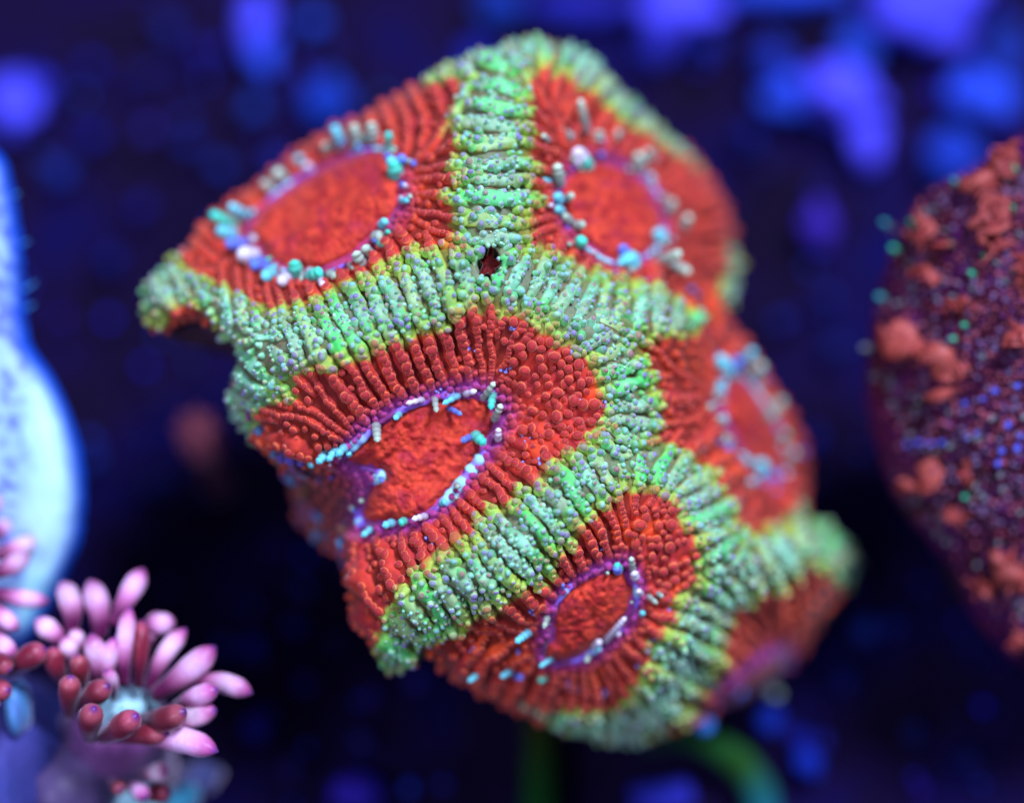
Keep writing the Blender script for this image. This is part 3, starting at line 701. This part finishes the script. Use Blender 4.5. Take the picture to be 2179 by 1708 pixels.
# ------------------------------------------------------------------ finger-tentacled polyps (lower corner)
def polyp(name, label, group, cx, cy, cw, tents, col_r, col_len):
    foot = P(cx, cy + 60.0, cw - 20.0)
    root = thing(name, label, "coral polyp", foot, group)
    # column: a fleshy stalk that swells towards the disc
    n = 14; s = np.linspace(0, 1, n)
    X = cx - 40 * s; Y = cy + col_len * s; w = cw - 2.0 - 16 * s
    rad = col_r * PX * (0.75 + 0.55 * np.sin(np.clip(s * 1.25, 0, 1) * np.pi * 0.6))
    cc = mix(np.tile(C(120, 70, 150), (n, 1)), C(110, 104, 170), s)
    V, F, Cc = tube(P(X, Y, w), rad, cc, 20)
    V = V + (np.stack([noise(V[:, 1] * 700, V[:, 2] * 700, 80 + q) for q in range(3)], -1) - 0.5) * 0.0008
    mesh("column", V, F, M_fing, root, Cc)
    # oral cone
    a = np.arange(16) / 16 * 2 * np.pi
    ringsV = [P(cx + r * 1.15 * np.cos(a), cy + r * 0.7 * np.sin(a), np.full(16, cw + z)) for r, z in ((72, -2.2), (60, -0.2), (40, 0.5), (20, 1.2), (7, 1.6), (3, 0.8))]
    V = np.concatenate(ringsV); F = [(i * 16 + j, i * 16 + (j + 1) % 16, (i + 1) * 16 + (j + 1) % 16, (i + 1) * 16 + j) for i in range(5) for j in range(16)] + [tuple(range(80, 96))]
    mesh("oral_cone", V, F, M_fing, root, np.tile(C(150, 235, 255, 1.5), (96, 1)))
    for (bx, by, tx, ty, r, wb, wt, tone) in tents:
        n = 16; s = np.linspace(0, 1, n)
        nx, ny = -(ty - by), (tx - bx); bend = random.uniform(-0.1, 0.1)
        X = bx + (tx - bx) * s + nx * bend * np.sin(s * np.pi); Y = by + (ty - by) * s + ny * bend * np.sin(s * np.pi)
        w = wb + (wt - wb) * s + 0.6 * np.sin(s * np.pi)
        prof = np.interp(s, [0, 0.3, 0.6, 0.78, 0.9, 0.96, 1.0], [0.55, 0.8, 1.0, 0.95, 0.66, 0.36, 0.12])
        base = C(104, 28, 96) if tone != 'd' else C(88, 24, 62)
        midc = C(222, 128, 214, 1.0) if tone != 'd' else C(122, 34, 62)  # darker set painted for the front fingers that stand in less light
        cc = mix(np.tile(base, (n, 1)), midc, sstep(0.2, 0.6, s)); cc = mix(cc, C(176, 72, 166) if tone != 'd' else C(176, 84, 118), sstep(0.75, 0.92, s)); cc = mix(cc, C(96, 40, 150), sstep(0.93, 0.99, s))  # dark fingers get a lit pink top painted near the tip
        if tone != 'd': cc = mix(cc, C(250, 196, 250, 1.35), 0.75 * np.exp(-((s - 0.66) / 0.17) ** 2))  # pale highlight painted along the middle of each pink finger
        cc = cc * random.uniform(0.78, 1.12) * np.array([1, random.uniform(0.8, 1.15), 1])
        V, F, Cc = tube(P(X, Y, w), r * 1.13 * PX * prof * (D0 - w) / D0 * (0.94 + 0.12 * noise(s * 7, s * 0 + bx, 119)), cc, 14)
        mesh("tentacle", V, F, M_fing, root, Cc)
    return root
def q(c):   # crop coordinates -> reference pixels
    return c * 0.402
def T_(tx, ty, bx, by, hw, dz=0.0, tone='p'):
    X2, Y2, X1, Y1 = q(tx), 1021 + q(ty), q(bx), 1021 + q(by)
    wt = -3.5 - 0.017 * (1600 - Y2) + dz
    return (X1, Y1, X2, Y2, q(hw), -8.5 + dz * 0.5, wt, tone)
TA = [T_(760,470,600,760,52),T_(475,530,530,830,58),T_(325,540,380,800,56),T_(190,740,350,880,50),T_(690,670,655,1080,44,2.5),T_(925,755,740,800,52,-1),
 T_(985,785,790,1100,46),T_(1140,880,820,1140,62,1),T_(1335,1130,980,1080,52,0),T_(1150,1105,930,1200,50,2),T_(980,1220,740,1270,62,3,'d'),T_(1145,1215,880,1320,56,0.5),
 T_(1150,1435,680,1350,64,1),T_(890,1345,590,1360,52,0.5,'d'),T_(725,1245,540,1360,62,3.5,'d'),T_(500,1205,480,1360,60,4,'d'),T_(575,1085,430,1200,58,3,'d'),T_(375,1035,370,1240,54,3,'d'),
 T_(405,920,430,1120,46,2,'d'),T_(280,880,340,1060,50,1,'d'),T_(480,810,490,1080,52,2),T_(610,830,560,1100,42,2),T_(335,830,390,970,44,1),T_(405,785,430,910,40,0.5),T_(745,740,730,1090,42,1,'d'),
 T_(840,700,760,900,44,-1),T_(560,1000,600,1150,36,2)]
polyp("flower_polyp", "flower-like polyp with whole ring of pink finger tentacles round a glowing blue mouth", "pink finger polyps",
      q(640), 1021 + q(1215), -9.5, TA, 120, 190)
TB = [T_(195,310,-60,395,46,-2),T_(155,395,-60,500,46,0),T_(55,220,-80,300,44,-3),T_(258,640,-60,590,42,-1),T_(98,790,-60,640,42,0),T_(85,930,-60,780,46,1),T_(55,1010,-60,900,46,2,'d'),
 T_(245,890,40,1010,58,2,'d'),T_(50,1110,-90,1090,52,2,'d'),T_(20,60,-90,250,40,-3),T_(-20,1200,-140,1100,50,2,'d')]
polyp("flower_polyp", "pink finger tentacles reaching in front of the pale blue shell", "pink finger polyps", q(-190), 1021 + q(720), -9.5, TB, 120, 260)
TC = [T_(890,1530,760,1560,46,-6),T_(770,1680,690,1610,40,-5),T_(900,1650,760,1660,48,-7,'d'),T_(640,1640,600,1600,36,-6,'d')]
polyp("flower_polyp", "small half-hidden pink polyp budding beneath the big flower-like polyp", "pink finger polyps", q(690), 1021 + q(1700), -15.0, TC, 60, 60)

# soft rounded lobe of tissue in front of the stalk, and the rock they grow on
def blob(cx, cy, cw, rx, ry, rz, seedk, rough, cA, cB, sub=3, freq=120.0):
    """irregular lump of given half-widths in px (x, y in the picture) and mm (depth)"""
    import bmesh
    bm = bmesh.new(); bmesh.ops.create_icosphere(bm, subdivisions=sub, radius=1.0)
    v = np.array([p.co[:] for p in bm.verts]); F = np.array([[l.index for l in f.verts] for f in bm.faces]); bm.free()
    k = 1 + rough * ((fbm(v[:, 0] * 1.3 + seedk * 7.1, v[:, 1] * 1.3 + v[:, 2] * 1.7, seedk) - 0.5) * 2)
    v = v * k[:, None]
    c = P(cx * 1.0, cy * 1.0, cw); s = (D0 - cw) / D0 * PX
    V = c + (v[:, :1] * rx * s) * AX_R + (-v[:, 1:2] * ry * s) * AX_U + (v[:, 2:] * rz * MM) * AX_T
    cc = mix(np.tile(cA, (len(V), 1)), cB, fbm(v[:, 0] * 2 + seedk, v[:, 1] * 2 + v[:, 2], seedk + 5))
    return V, F, cc
V, F, cc = blob(150, 1668, -15, 112, 96, 5.0, 3, 0.12, C(84, 70, 134), C(96, 84, 150), 4)
tag(mesh("tissue_lobe", V, F, M_fing, None, cc), "smooth grey violet rounded lobe below the big flower-like polyp", "coral lobe")
V, F, cc = blob(20, 1640, -19, 150, 210, 13, 9, 0.3, C(50, 70, 180), C(70, 60, 130), 4)
tag(mesh("reef_rock", V, F, M_stone, None, cc), "rough blue rock that carries the pink finger polyps", "rock")
V, F, cc = blob(40, 1500, -9.5, 26, 60, 2.5, 12, 0.3, C(70, 170, 245), C(90, 120, 230), 3)
tag(mesh("blue_sponge", V, F, M_fing, None, cc), "small bright blue sponge patch beside the big flower-like polyp", "sponge")
V, F, cc = blob(385, 1700, -17, 40, 34, 4, 15, 0.3, C(40, 170, 220), C(70, 110, 190), 3)
tag(mesh("blue_sponge", V, F, M_fing, None, cc), "teal sponge knob beneath the small half-hidden pink polyp", "sponge")
V, F, cc = blob(425, 1655, -22, 48, 40, 4, 18, 0.3, C(72, 84, 150), C(60, 70, 140), 3)
tag(mesh("grey_sponge", V, F, M_fing, None, cc), "dim grey blue knob behind the teal sponge", "sponge")

# ------------------------------------------------------------------ pale blue shell plate (edge of the picture)
SH = smooth_poly([(-330,300),(-180,270),(-60,290),(8,335),(28,400),(48,520),(54,640),(66,730),(112,800),(150,880),(174,960),(184,1050),(176,1140),(148,1215),(112,1290),(60,1370),(-40,1440),(-180,1450),(-330,1380),(-400,1000),(-400,600)], 6, True)
x0, y0 = SH.min(0) - 10; x1, y1 = SH.max(0) + 10
hx, hy = np.meshgrid(np.arange(x0, x1, 8.0), np.arange(y0, y1, 8.0))
dq = dist_poly(hx, hy, SH, True); ii = inside(hx, hy, SH); dq = np.where(ii, dq, 0)
# snap the outermost lattice points onto the outline so that the rim is smooth
near = (~ii) & (dist_poly(hx, hy, SH, True) < 11)
for j, i in zip(*np.where(near)):
    k = np.argmin((SH[:, 0] - hx[j, i]) ** 2 + (SH[:, 1] - hy[j, i]) ** 2); a_ = SH[k]
    best = (1e9, a_)
    for b_ in (SH[k - 1], SH[(k + 1) % len(SH)]):
        d_ = b_ - a_; t_ = np.clip(((hx[j, i] - a_[0]) * d_[0] + (hy[j, i] - a_[1]) * d_[1]) / (d_ @ d_), 0, 1); c_ = a_ + d_ * t_
        e_ = np.hypot(*(c_ - (hx[j, i], hy[j, i])))
        if e_ < best[0]: best = (e_, c_)
    hx[j, i], hy[j, i] = best[1]
kk = ii | near; dq = np.where(near, 0.0, dq)
infl = np.sqrt(np.clip(1 - (1 - np.clip(dq / 90, 0, 1)) ** 2, 0, 1))
swell = 1.6 * np.exp(-(((hx - 110) / 90) ** 2 + ((hy - 1060) / 230) ** 2))
wf = -17 + 3.6 * infl + swell + 0.6 * (fbm(hx / 80, hy / 80, 77) - 0.5) * (dq > 0)
wb = -17 - 2.6 * infl
cl = kk[:-1, :-1] & kk[1:, :-1] & kk[:-1, 1:] & kk[1:, 1:]
ix = np.arange(hx.size).reshape(hx.shape); Qs = np.stack([ix[:-1, :-1], ix[1:, :-1], ix[1:, 1:], ix[:-1, 1:]], -1)[cl]
us = np.unique(Qs); rm = np.full(hx.size, -1); rm[us] = np.arange(len(us))
sm = sstep(30, 75, hx + 40 * (fbm(hx / 60, hy / 60, 83) - 0.5)) * sstep(740, 840, hy)
sp_ = sstep(0.48, 0.66, fbm(hx / 18, hy / 18, 85))
inner = mix(mix(np.broadcast_to(C(130, 170, 255, 1.5), hx.shape + (3,)), C(90, 112, 226, 1.3), sp_), C(154, 204, 255, 1.35), sm)
inner = mix(inner, C(140, 236, 255, 1.35), sm * sstep(1180, 1290, hy))
cc = mix(np.broadcast_to(C(8, 84, 250), hx.shape + (3,)), inner, sstep(6, 52, dq + 8 * (fbm(hx / 40, hy / 40, 87) - 0.5)))
ccb = np.broadcast_to(C(10, 70, 220), hx.shape + (3,))
shell = thing("shell", "tall pale blue shell plate with smooth swelling and saturated blue margin", "shell", P(-60.0, 1400.0, -16.0))
mesh("front_valve", P(hx, hy, wf).reshape(-1, 3)[us], rm[Qs], M_shell, shell, cc.reshape(-1, 3)[us])
mesh("back_valve", P(hx, hy, wb).reshape(-1, 3)[us], rm[Qs][:, ::-1], M_shell, shell, ccb.reshape(-1, 3)[us])
for (x, y, dx, dy) in ((44, 520, 18, -4), (50, 618, 26, -14), (58, 655, 14, -4), (26, 420, 14, -6)):
    s = np.linspace(0, 1, 6)
    V, F, Cc = tube(P(x - 8 + (dx + 8) * s, y + dy * s + 3 * np.sin(s * 5), -16.5 + s), PX * 7 * (1 - 0.75 * s), np.tile(C(70, 150, 250), (6, 1)), 6)
    mesh("barnacle_tuft", V, F, M_shell, shell, Cc)

# ------------------------------------------------------------------ dark chalice coral (right)
CO = smooth_poly([(2179,292),(2120,325),(2060,362),(1992,395),(1945,440),(1918,490),(1890,565),(1868,645),(1852,725),(1846,800),(1852,880),(1872,955),(1905,1050),(1962,1130),(2035,1215),(2062,1285),(2100,1345),(2160,1402),
 (2300,1440),(2480,1380),(2600,1150),(2620,800),(2560,480),(2420,310),(2290,280)], 5, True)
def chal_w(X, Y):
    r2 = ((X - 2290) / 470) ** 2 + ((Y - 760) / 680) ** 2
    return -8.0 - 11.0 * r2 + 1.5 * (fbm(X / 120, Y / 120, 91) - 0.5)
hx, hy = np.meshgrid(np.arange(1835, 2630, 9.0), np.arange(270, 1450, 9.0))
dq = dist_poly(hx, hy, CO, True); ii = inside(hx, hy, CO); dq = np.where(ii, dq, -dq)
kk = dq > -8
wz = chal_w(hx, hy) - 3.5 * np.clip(1 - dq / 60, 0, 1.2) ** 2 + 0.8 * (noise(hx / 22, hy / 22, 93) - 0.5)
cl = kk[:-1, :-1] & kk[1:, :-1] & kk[:-1, 1:] & kk[1:, 1:]
ix = np.arange(hx.size).reshape(hx.shape); Qs = np.stack([ix[:-1, :-1], ix[1:, :-1], ix[1:, 1:], ix[:-1, 1:]], -1)[cl]
us = np.unique(Qs); rm = np.full(hx.size, -1); rm[us] = np.arange(len(us))
cc = mix(np.broadcast_to(C(54, 12, 44), hx.shape + (3,)), C(76, 20, 100), sstep(0.4, 0.62, fbm(hx / 70, hy / 70, 95)))
chal = thing("chalice_coral", "dark purple coral with salmon spiky ridges and tiny teal polyp tips", "coral", P(2300.0, 900.0, -34.0))
mesh("tissue", P(hx, hy, wz).reshape(-1, 3)[us], rm[Qs], M_dark, chal, cc.reshape(-1, 3)[us])
co = CO[::2]; e0 = co + (np.array([2290, 800]) - co) * 0.01; r0 = P(e0[:, 0], e0[:, 1], chal_w(e0[:, 0], e0[:, 1]) - 3.4)
ctr = r0[:, :2].mean(0) + np.array([0, 0.004]); rings = []
for sc, dz in ((1.0, 0.0), (0.95, 2.5), (0.75, 8), (0.5, 15), (0.38, 24)):
    qv = r0.copy(); qv[:, :2] = ctr + (qv[:, :2] - ctr) * sc; qv[:, 2] -= dz * MM
    if sc < 0.9: qv[:, 2] = np.maximum(qv[:, 2] * sc + (1 - sc) * 0.008, -0.001)
    rings.append(qv)
V = np.concatenate(rings); m = len(co)
F = [(i * m + j, i * m + (j + 1) % m, (i + 1) * m + (j + 1) % m, (i + 1) * m + j) for i in range(len(rings) - 1) for j in range(m)] + [tuple(range((len(rings) - 1) * m, len(rings) * m))]
mesh("skeleton", V, F, M_skel, chal, np.tile(C(60, 40, 60), (len(V), 1)))
bV, bF, bC, off = [], [], [], 0
for a_ in np.arange(2.0, 4.45, 0.045):            # rows of small bumps running out from the middle
    for q_ in np.arange(120, 800, 17.0):
        x = 2290 + math.cos(a_) * q_ * 0.72 + random.gauss(0, 3.5); y = 760 - math.sin(a_) * q_ + random.gauss(0, 3.5)
        if x > 2200 or not inside(np.array(x), np.array(y), CO) or dist_poly(np.array(x), np.array(y), CO, True) < 6: continue
        r_ = random.uniform(4, 8); dq_ = float(dist_poly(np.array(x), np.array(y), CO, True)); wv = float(chal_w(np.array(x), np.array(y))) - 3.5 * max(0, 1 - dq_ / 60) ** 2
        A, B, N = frame_from(np.array(AX_T) + np.array([math.cos(a_), math.sin(a_), 0]) * 0.5 + rng.normal(0, 0.2, 3))
        V = P(np.array(x), np.array(y), np.array(wv + 0.1)) + r_ * PX * (TVg[:, :1] * A + TVg[:, 1:2] * B + TVg[:, 2:] * 1.3 * N)
        cb = 0.7 * random.choice([C(84, 26, 84), C(100, 32, 110), C(92, 28, 60), C(120, 44, 84)]); tp = random.choice([cb, cb, C(150, 76, 110), C(110, 90, 150)])
        bV.append(V); bF.append(TF + off); bC.append(np.where((TCg < 1)[:, None], cb, tp)); off += len(V)
tag(mesh("bump_cover", np.concatenate(bV), np.concatenate(bF), M_dark, chal, np.concatenate(bC)), kind="stuff")
def spiky(pts, r, colr, spikes):
    """a ridge of tissue with blunt spikes along it, one mesh"""
    p = smooth_poly(pts, 5); n = len(p); s = np.linspace(0, 1, n)
    w = chal_w(p[:, 0], p[:, 1]) + 0.5 + 0.6 * np.sin(s * np.pi)
    rad = PX * r * 0.85 * (0.65 + 0.5 * np.sin(s * np.pi) + 0.35 * (noise(s * 9 + r, s * 0 + r, 97) - 0.5))
    cc = mix(np.tile(colr, (n, 1)), C(172, 84, 84), noise(s * 6, s * 0 + r, 98))
    V, F, Cc = tube(P(p[:, 0], p[:, 1], w), rad, cc, 12, False, 0.9)
    V = V + (np.stack([noise(V[:, 0] * 1100, V[:, 1] * 1100 + V[:, 2] * 700, 100 + k) for k in range(3)], -1) - 0.5) * 0.0022
    Vs, Fs, Cs = [V], list(F), [Cc]; off = len(V)
    for _ in range(spikes * 3):
        k = random.randrange(n); a = random.uniform(0, 2 * np.pi); L = r * random.uniform(0.9, 1.5)
        dx, dy = math.cos(a) * L, math.sin(a) * L; t = np.linspace(0, 1, 5)
        pv = P(p[k, 0] + dx * t, p[k, 1] + dy * t, w[k] + 0.4 + 0.7 * t)
        V2, F2, C2 = tube(pv, PX * r * 0.36 * (1 - 0.75 * t), np.tile(colr, (5, 1)), 6)
        Vs.append(V2); Fs += [tuple(i + off for i in f) for f in F2]; Cs.append(C2); off += len(V2)
    return np.concatenate(Vs), Fs, np.concatenate(Cs)
SAL = C(150, 62, 70)
for pts, r, k in (([(2142,318),(2128,350),(2100,385)], 26, 8), ([(2100,385),(2105,440),(2120,490),(2118,530)], 30, 9), ([(2172,548),(2190,590),(2200,640)], 24, 4), ([(2070,380),(2090,400)], 20, 4),
    ([(1948,440),(1958,490),(1968,530)], 19, 4), ([(1935,575),(1965,585),(1985,580)], 15, 3), ([(1890,700),(1930,735),(1985,752),(2030,775),(2080,790)], 25, 4), ([(2010,650),(2050,640),(2075,650)], 14, 3),
    ([(2000,515),(2015,520)], 13, 3), ([(1905,1042),(1950,1028),(2005,1005)], 17, 2), ([(2050,1010),(2065,995)], 15, 2), ([(2080,1250),(2110,1250)], 22, 3), ([(2145,1190),(2160,1225),(2175,1240)], 34, 3),
    ([(2140,1378),(2165,1362)], 16, 2), ([(2020,1100),(2050,1105)], 13, 2), ([(2150,690),(2185,740)], 18, 3), ([(1990,840),(2030,850)], 9, 2), ([(2250,420),(2300,480),(2320,560)], 28, 6), ([(2260,820),(2330,900)], 26, 5)):
    V, F, Cc = spiky(pts, r, SAL * random.uniform(0.8, 1.05), k)
    mesh("ridge", V, F, M_dark, chal, Cc)
DOT = [(1895,525,11,'t'),(1935,468,11,'t'),(1962,448,10,'g'),(2015,515,10,'t'),(2062,578,10,'t'),(2026,380,10,'c'),(1865,630,12,'c'),(1832,740,11,'g'),(2155,352,9,'t'),(2140,372,6,'t'),(2152,436,6,'t'),(1938,605,10,'g'),
 (1955,580,8,'g'),(1980,440,9,'g'),(2022,720,9,'t'),(2046,690,9,'t'),(1990,740,8,'g'),(2010,755,8,'g'),(1900,645,9,'g'),(1875,470,10,'c'),(1855,800,12,'g'),(1890,815,12,'g'),(2000,945,11,'b'),(1975,948,11,'b'),
 (1950,945,11,'b'),(1925,948,11,'b'),(2055,935,10,'b'),(2075,925,10,'b'),(2140,910,12,'b'),(2110,835,11,'b'),(2160,825,11,'b'),(2120,992,12,'b'),(2160,960,13,'b'),(2050,1060,13,'t'),(2070,1040,10,'g'),(1990,1140,12,'g'),
 (1935,620,6,'g'),(2090,540,7,'t'),(2030,600,6,'g'),(2085,760,8,'g'),(2050,790,8,'g')]
TNC = {'t': C(60, 206, 176), 'g': C(104, 116, 140), 'c': C(50, 160, 190), 'b': C(70, 84, 232)}
for _ in range(95):
    x, y = random.uniform(1850, 2178), random.uniform(400, 1380)
    if inside(np.array(x), np.array(y), CO) and dist_poly(np.array(x), np.array(y), CO, True) > 12:
        DOT.append((x, y, random.uniform(6, 11), random.choice('ggggggbp')))
TNC['p'] = C(120, 60, 130)
for (x, y, r, tone) in DOT:
    cb = TNC[tone]
    w0 = float(chal_w(np.array(x * 1.0), np.array(y * 1.0))) - 1.0
    n = 6; s = np.linspace(0, 1, n); a = math.atan2(y - 760, x - 2290)
    X = x - math.cos(a) * 34 * (1 - s); Y = y - math.sin(a) * 34 * (1 - s)
    V, F, Cc = tube(P(X, Y, w0 + 2.0 * s), PX * r * np.array([1.1, 0.7, 0.55, 0.75, 0.75, 0.25]), mix(np.tile(C(80, 24, 80), (n, 1)), cb, sstep(0.45, 0.7, s)), 8)
    mesh("polyp_tip", V, F, M_bead, chal, Cc)

# ------------------------------------------------------------------ rods under the colony, pink bud
def floor_tube(name, pts, hs, r, cols, label, cat):
    p = smooth_poly([(x, y, h) for (x, y), h in zip(pts, hs)], 8)
    path = sand(p[:, 0], p[:, 1], 0.0)
    # follow the view ray up to the wanted height above the sand
    c = np.array(cam.location); d = path - c; f = (p[:, 2] * MM - c[2]) / d[:, 2]; path = c + d * f[:, None]
    s = np.linspace(0, 1, len(p)); cc = np.stack([np.interp(s, np.linspace(0, 1, len(cols)), [q_[i] for q_ in cols]) for i in range(3)], -1)
    V, F, Cc = tube(path, np.full(len(p), r * MM) * (0.92 + 0.16 * noise(s * 12, s * 0, 111)), cc, 14)
    return tag(mesh(name, V, F, M_rod, None, np.clip(Cc * 0.8, 0, 0.8)), label, cat)
floor_tube("rack_rod", [(1150, 1480), (1150, 1560), (1150, 1650), (1150, 1760), (1150, 1900)], [2, 2, 2, 2, 2], 1.6, [C(30, 40, 8), C(34, 46, 10), C(20, 66, 26), C(10, 84, 36), C(8, 80, 40)],
           "straight green algae-covered rod emerging below the domed coral", "rod")
floor_tube("rack_hoop", [(1360, 1575), (1450, 1560), (1530, 1590), (1590, 1640), (1620, 1700), (1625, 1790), (1600, 1880)], [2] * 7, 1.5, [C(20, 40, 60), C(14, 60, 40), C(26, 84, 40), C(30, 80, 30), C(20, 100, 120), C(14, 96, 160), C(10, 70, 130)],
           "curved green and teal hoop arching out below the domed coral", "hoop")
V, F, cc = blob(1500, 1545, -22, 20, 20, 1.6, 33, 0.3, C(60, 130, 250), C(50, 110, 220), 3)
tag(mesh("blue_grain", V, F, M_stone, None, cc), "bright blue grain caught on the curved green hoop", "grain")

bud_c = sand(np.array(415.0), np.array(908.0), 16.0)
bud = thing("pink_bud", "small dull pink polyp bud standing alone on dark sand", "polyp", (bud_c[0], bud_c[1], 0.0))
s = np.linspace(0, 1, 10); path = np.stack([bud_c[0] + 0 * s, bud_c[1] + 0 * s, 0.016 * s], -1)
V, F, Cc = tube(path, 0.001 * np.array([1.6, 1.2, 1.0, 0.9, 0.9, 1.2, 1.7, 1.9, 1.5, 0.6]), mix(np.tile(C(110, 40, 80), (10, 1)), np.array([0.8, 0.2, 0.24]), sstep(0.4, 0.6, s)), 12)
mesh("stalk", V, F, M_fing, bud, Cc)
for k in range(8):
    a = k / 8 * 2 * np.pi; t = np.linspace(0, 1, 6)
    path = np.stack([bud_c[0] + 0.0022 * t * math.cos(a), bud_c[1] + 0.0022 * t * math.sin(a), 0.0145 + 0.0012 * np.sin(t * 2.4)], -1)
    V, F, Cc = tube(path, 0.0006 * np.array([1, 1, 1, 0.9, 0.7, 0.2]), np.tile(np.array([0.8, 0.2, 0.24]), (6, 1)), 7)
    mesh("tentacle", V, F, M_fing, bud, Cc)

# ------------------------------------------------------------------ stones and grains on the sand
VIO, BLU = C(76, 68, 255, 1.15), C(38, 66, 230, 1.1)
def stone(name, X, Y, rx, ry, cA, label, cat, group, hfac=0.7, seedk=0):
    c = sand(np.array(X * 1.0), np.array(Y * 1.0), 0.0); dist = np.linalg.norm(c - np.array(cam.location)) / MM
    s = dist / D0 * PX
    import bmesh
    bm = bmesh.new(); bmesh.ops.create_icosphere(bm, subdivisions=3 if rx > 25 else 2, radius=1.0)
    v = np.array([p.co[:] for p in bm.verts]); F = np.array([[l.index for l in f.verts] for f in bm.faces]); bm.free()
    k = 1 + 0.55 * ((fbm(v[:, 0] * 1.4 + seedk * 3.3 + 20, v[:, 1] * 1.4 + v[:, 2] * 1.1 + seedk, seedk % 40) - 0.5) * 2)
    v = v * k[:, None]; hz = hfac * min(rx, ry) * s
    V = np.stack([c[0] + v[:, 0] * rx * s, c[1] + v[:, 1] * ry * s / SP, np.maximum(v[:, 2] * hz + hz * 0.7, -0.002)], -1)
    cc = mix(np.tile(cA, (len(V), 1)), cA * np.array([0.6, 1.1, 0.9]), fbm(v[:, 0] * 2 + seedk, v[:, 1] * 2, seedk % 37))
    return tag(mesh(name, V, F, M_stone, None, cc), label, cat, group)
G1 = "blue violet stones lying on the sand"
for k, (X, Y, rx, ry, cA) in enumerate(((1790,220,70,62,VIO),(1840,300,32,62,VIO),(1680,215,52,34,BLU),(1965,45,95,80,VIO),(1440,18,70,55,VIO),(1700,-18,110,34,BLU),(1395,110,40,34,C(40,40,190)),(545,40,34,60,VIO),(565,125,28,44,BLU),
    (40,245,52,62,VIO),(85,200,30,32,C(40,40,200)),(1740,490,34,44,C(62,36,190)),(2070,210,62,48,BLU),(2020,350,44,50,C(24,50,190)),(1820,115,40,48,C(26,54,190)),(1640,140,30,34,C(24,44,180)),(705,225,44,46,C(16,52,190)),(1250,20,110,26,C(30,30,170)),
    (1610,1330,26,22,C(20,20,110)),(760,1690,46,30,C(50,30,190)),(1400,1700,60,30,C(40,40,190)),(1060,15,40,40,C(14,46,170)),(2140,130,40,60,C(20,40,150)))):
    lb = {0: "broad violet stone at the heart of a three-stone clump on the sand", 1: "narrow violet stone trailing from the three-stone clump on the sand", 2: "small blue stone tucked against the three-stone clump on the sand",
          3: "largest violet stone, big and rounded, beyond the three-stone clump", 7: "upright violet stone touching the paler blue pebble beneath it", 8: "blue pebble tucked under the upright violet stone", 9: "violet stone lying just beyond the top of the pale blue shell",
          11: "purple stone lying alone between the domed coral and the dark coral", 12: "bright blue stone lying behind the dark purple coral", 16: "deep blue stone behind the domed coral's upper red slope"}.get(k, "soft-edged blue violet stone on the dark sand bed")
    stone("stone", X, Y, rx * 1.15, ry * 1.15, cA * 1.1, lb, "stone", G1, 0.7, k + 1)
G2 = "small blue grains scattered over the sand"
GR = [(668,55,24,C(20,66,220)),(545,240,22,C(20,50,170)),(405,312,20,C(12,30,150)),(205,298,22,C(14,20,150)),(470,362,22,C(14,40,160)),(360,62,24,C(28,34,150)),(435,120,24,C(30,20,140)),(130,372,24,C(20,40,160)),(305,170,22,C(28,20,110)),
      (2110,240,22,C(20,80,220)),(1640,1530,27,C(12,40,180)),(1720,1625,26,C(12,40,190)),(1700,1575,24,C(10,18,150)),(1845,1340,26,C(12,40,150)),(1500,110,22,C(26,36,170)),(1010,130,30,C(22,28,170)),(590,360,24,C(16,30,150)),(235,560,22,C(10,20,130)),
      (300,450,20,C(24,20,130)),(540,1375,22,C(16,20,170)),(545,1555,24,C(18,14,140)),(480,1380,20,C(14,30,150)),(620,1640,20,C(30,16,110)),(200,985,22,C(10,40,150)),(330,1040,22,C(12,24,120)),(430,1070,22,C(12,16,100)),(1900,1330,20,C(10,20,120)),
      (700,120,20,C(30,20,120)),(1590,300,24,C(14,24,140)),(1600,60,20,C(30,16,110)),(1660,690,18,C(20,30,150)),(1760,640,18,C(18,30,140)),(1800,1450,20,C(10,20,120)),(1950,1560,22,C(10,20,110)),(2060,1620,20,C(8,16,100))]
for _ in range(130):
    GR.append((random.uniform(-20, 2200), random.uniform(-30, 1720), random.uniform(5, 10), C(random.uniform(10, 30), random.uniform(20, 70), random.uniform(150, 230), 1.3)))
for _ in range(80):
    GR.append((random.uniform(-20, 2200), random.uniform(-30, 1720), random.uniform(9, 20), C(random.uniform(10, 46), random.uniform(8, 34), random.uniform(90, 170))))
for k, (X, Y, r, cA) in enumerate(GR):
    stone("grain", X, Y, r * 1.1, r * 1.1 * random.uniform(0.85, 1.1), cA, "small round blue grain lying on dark sand", "grain", G2, 0.8, k + 60)
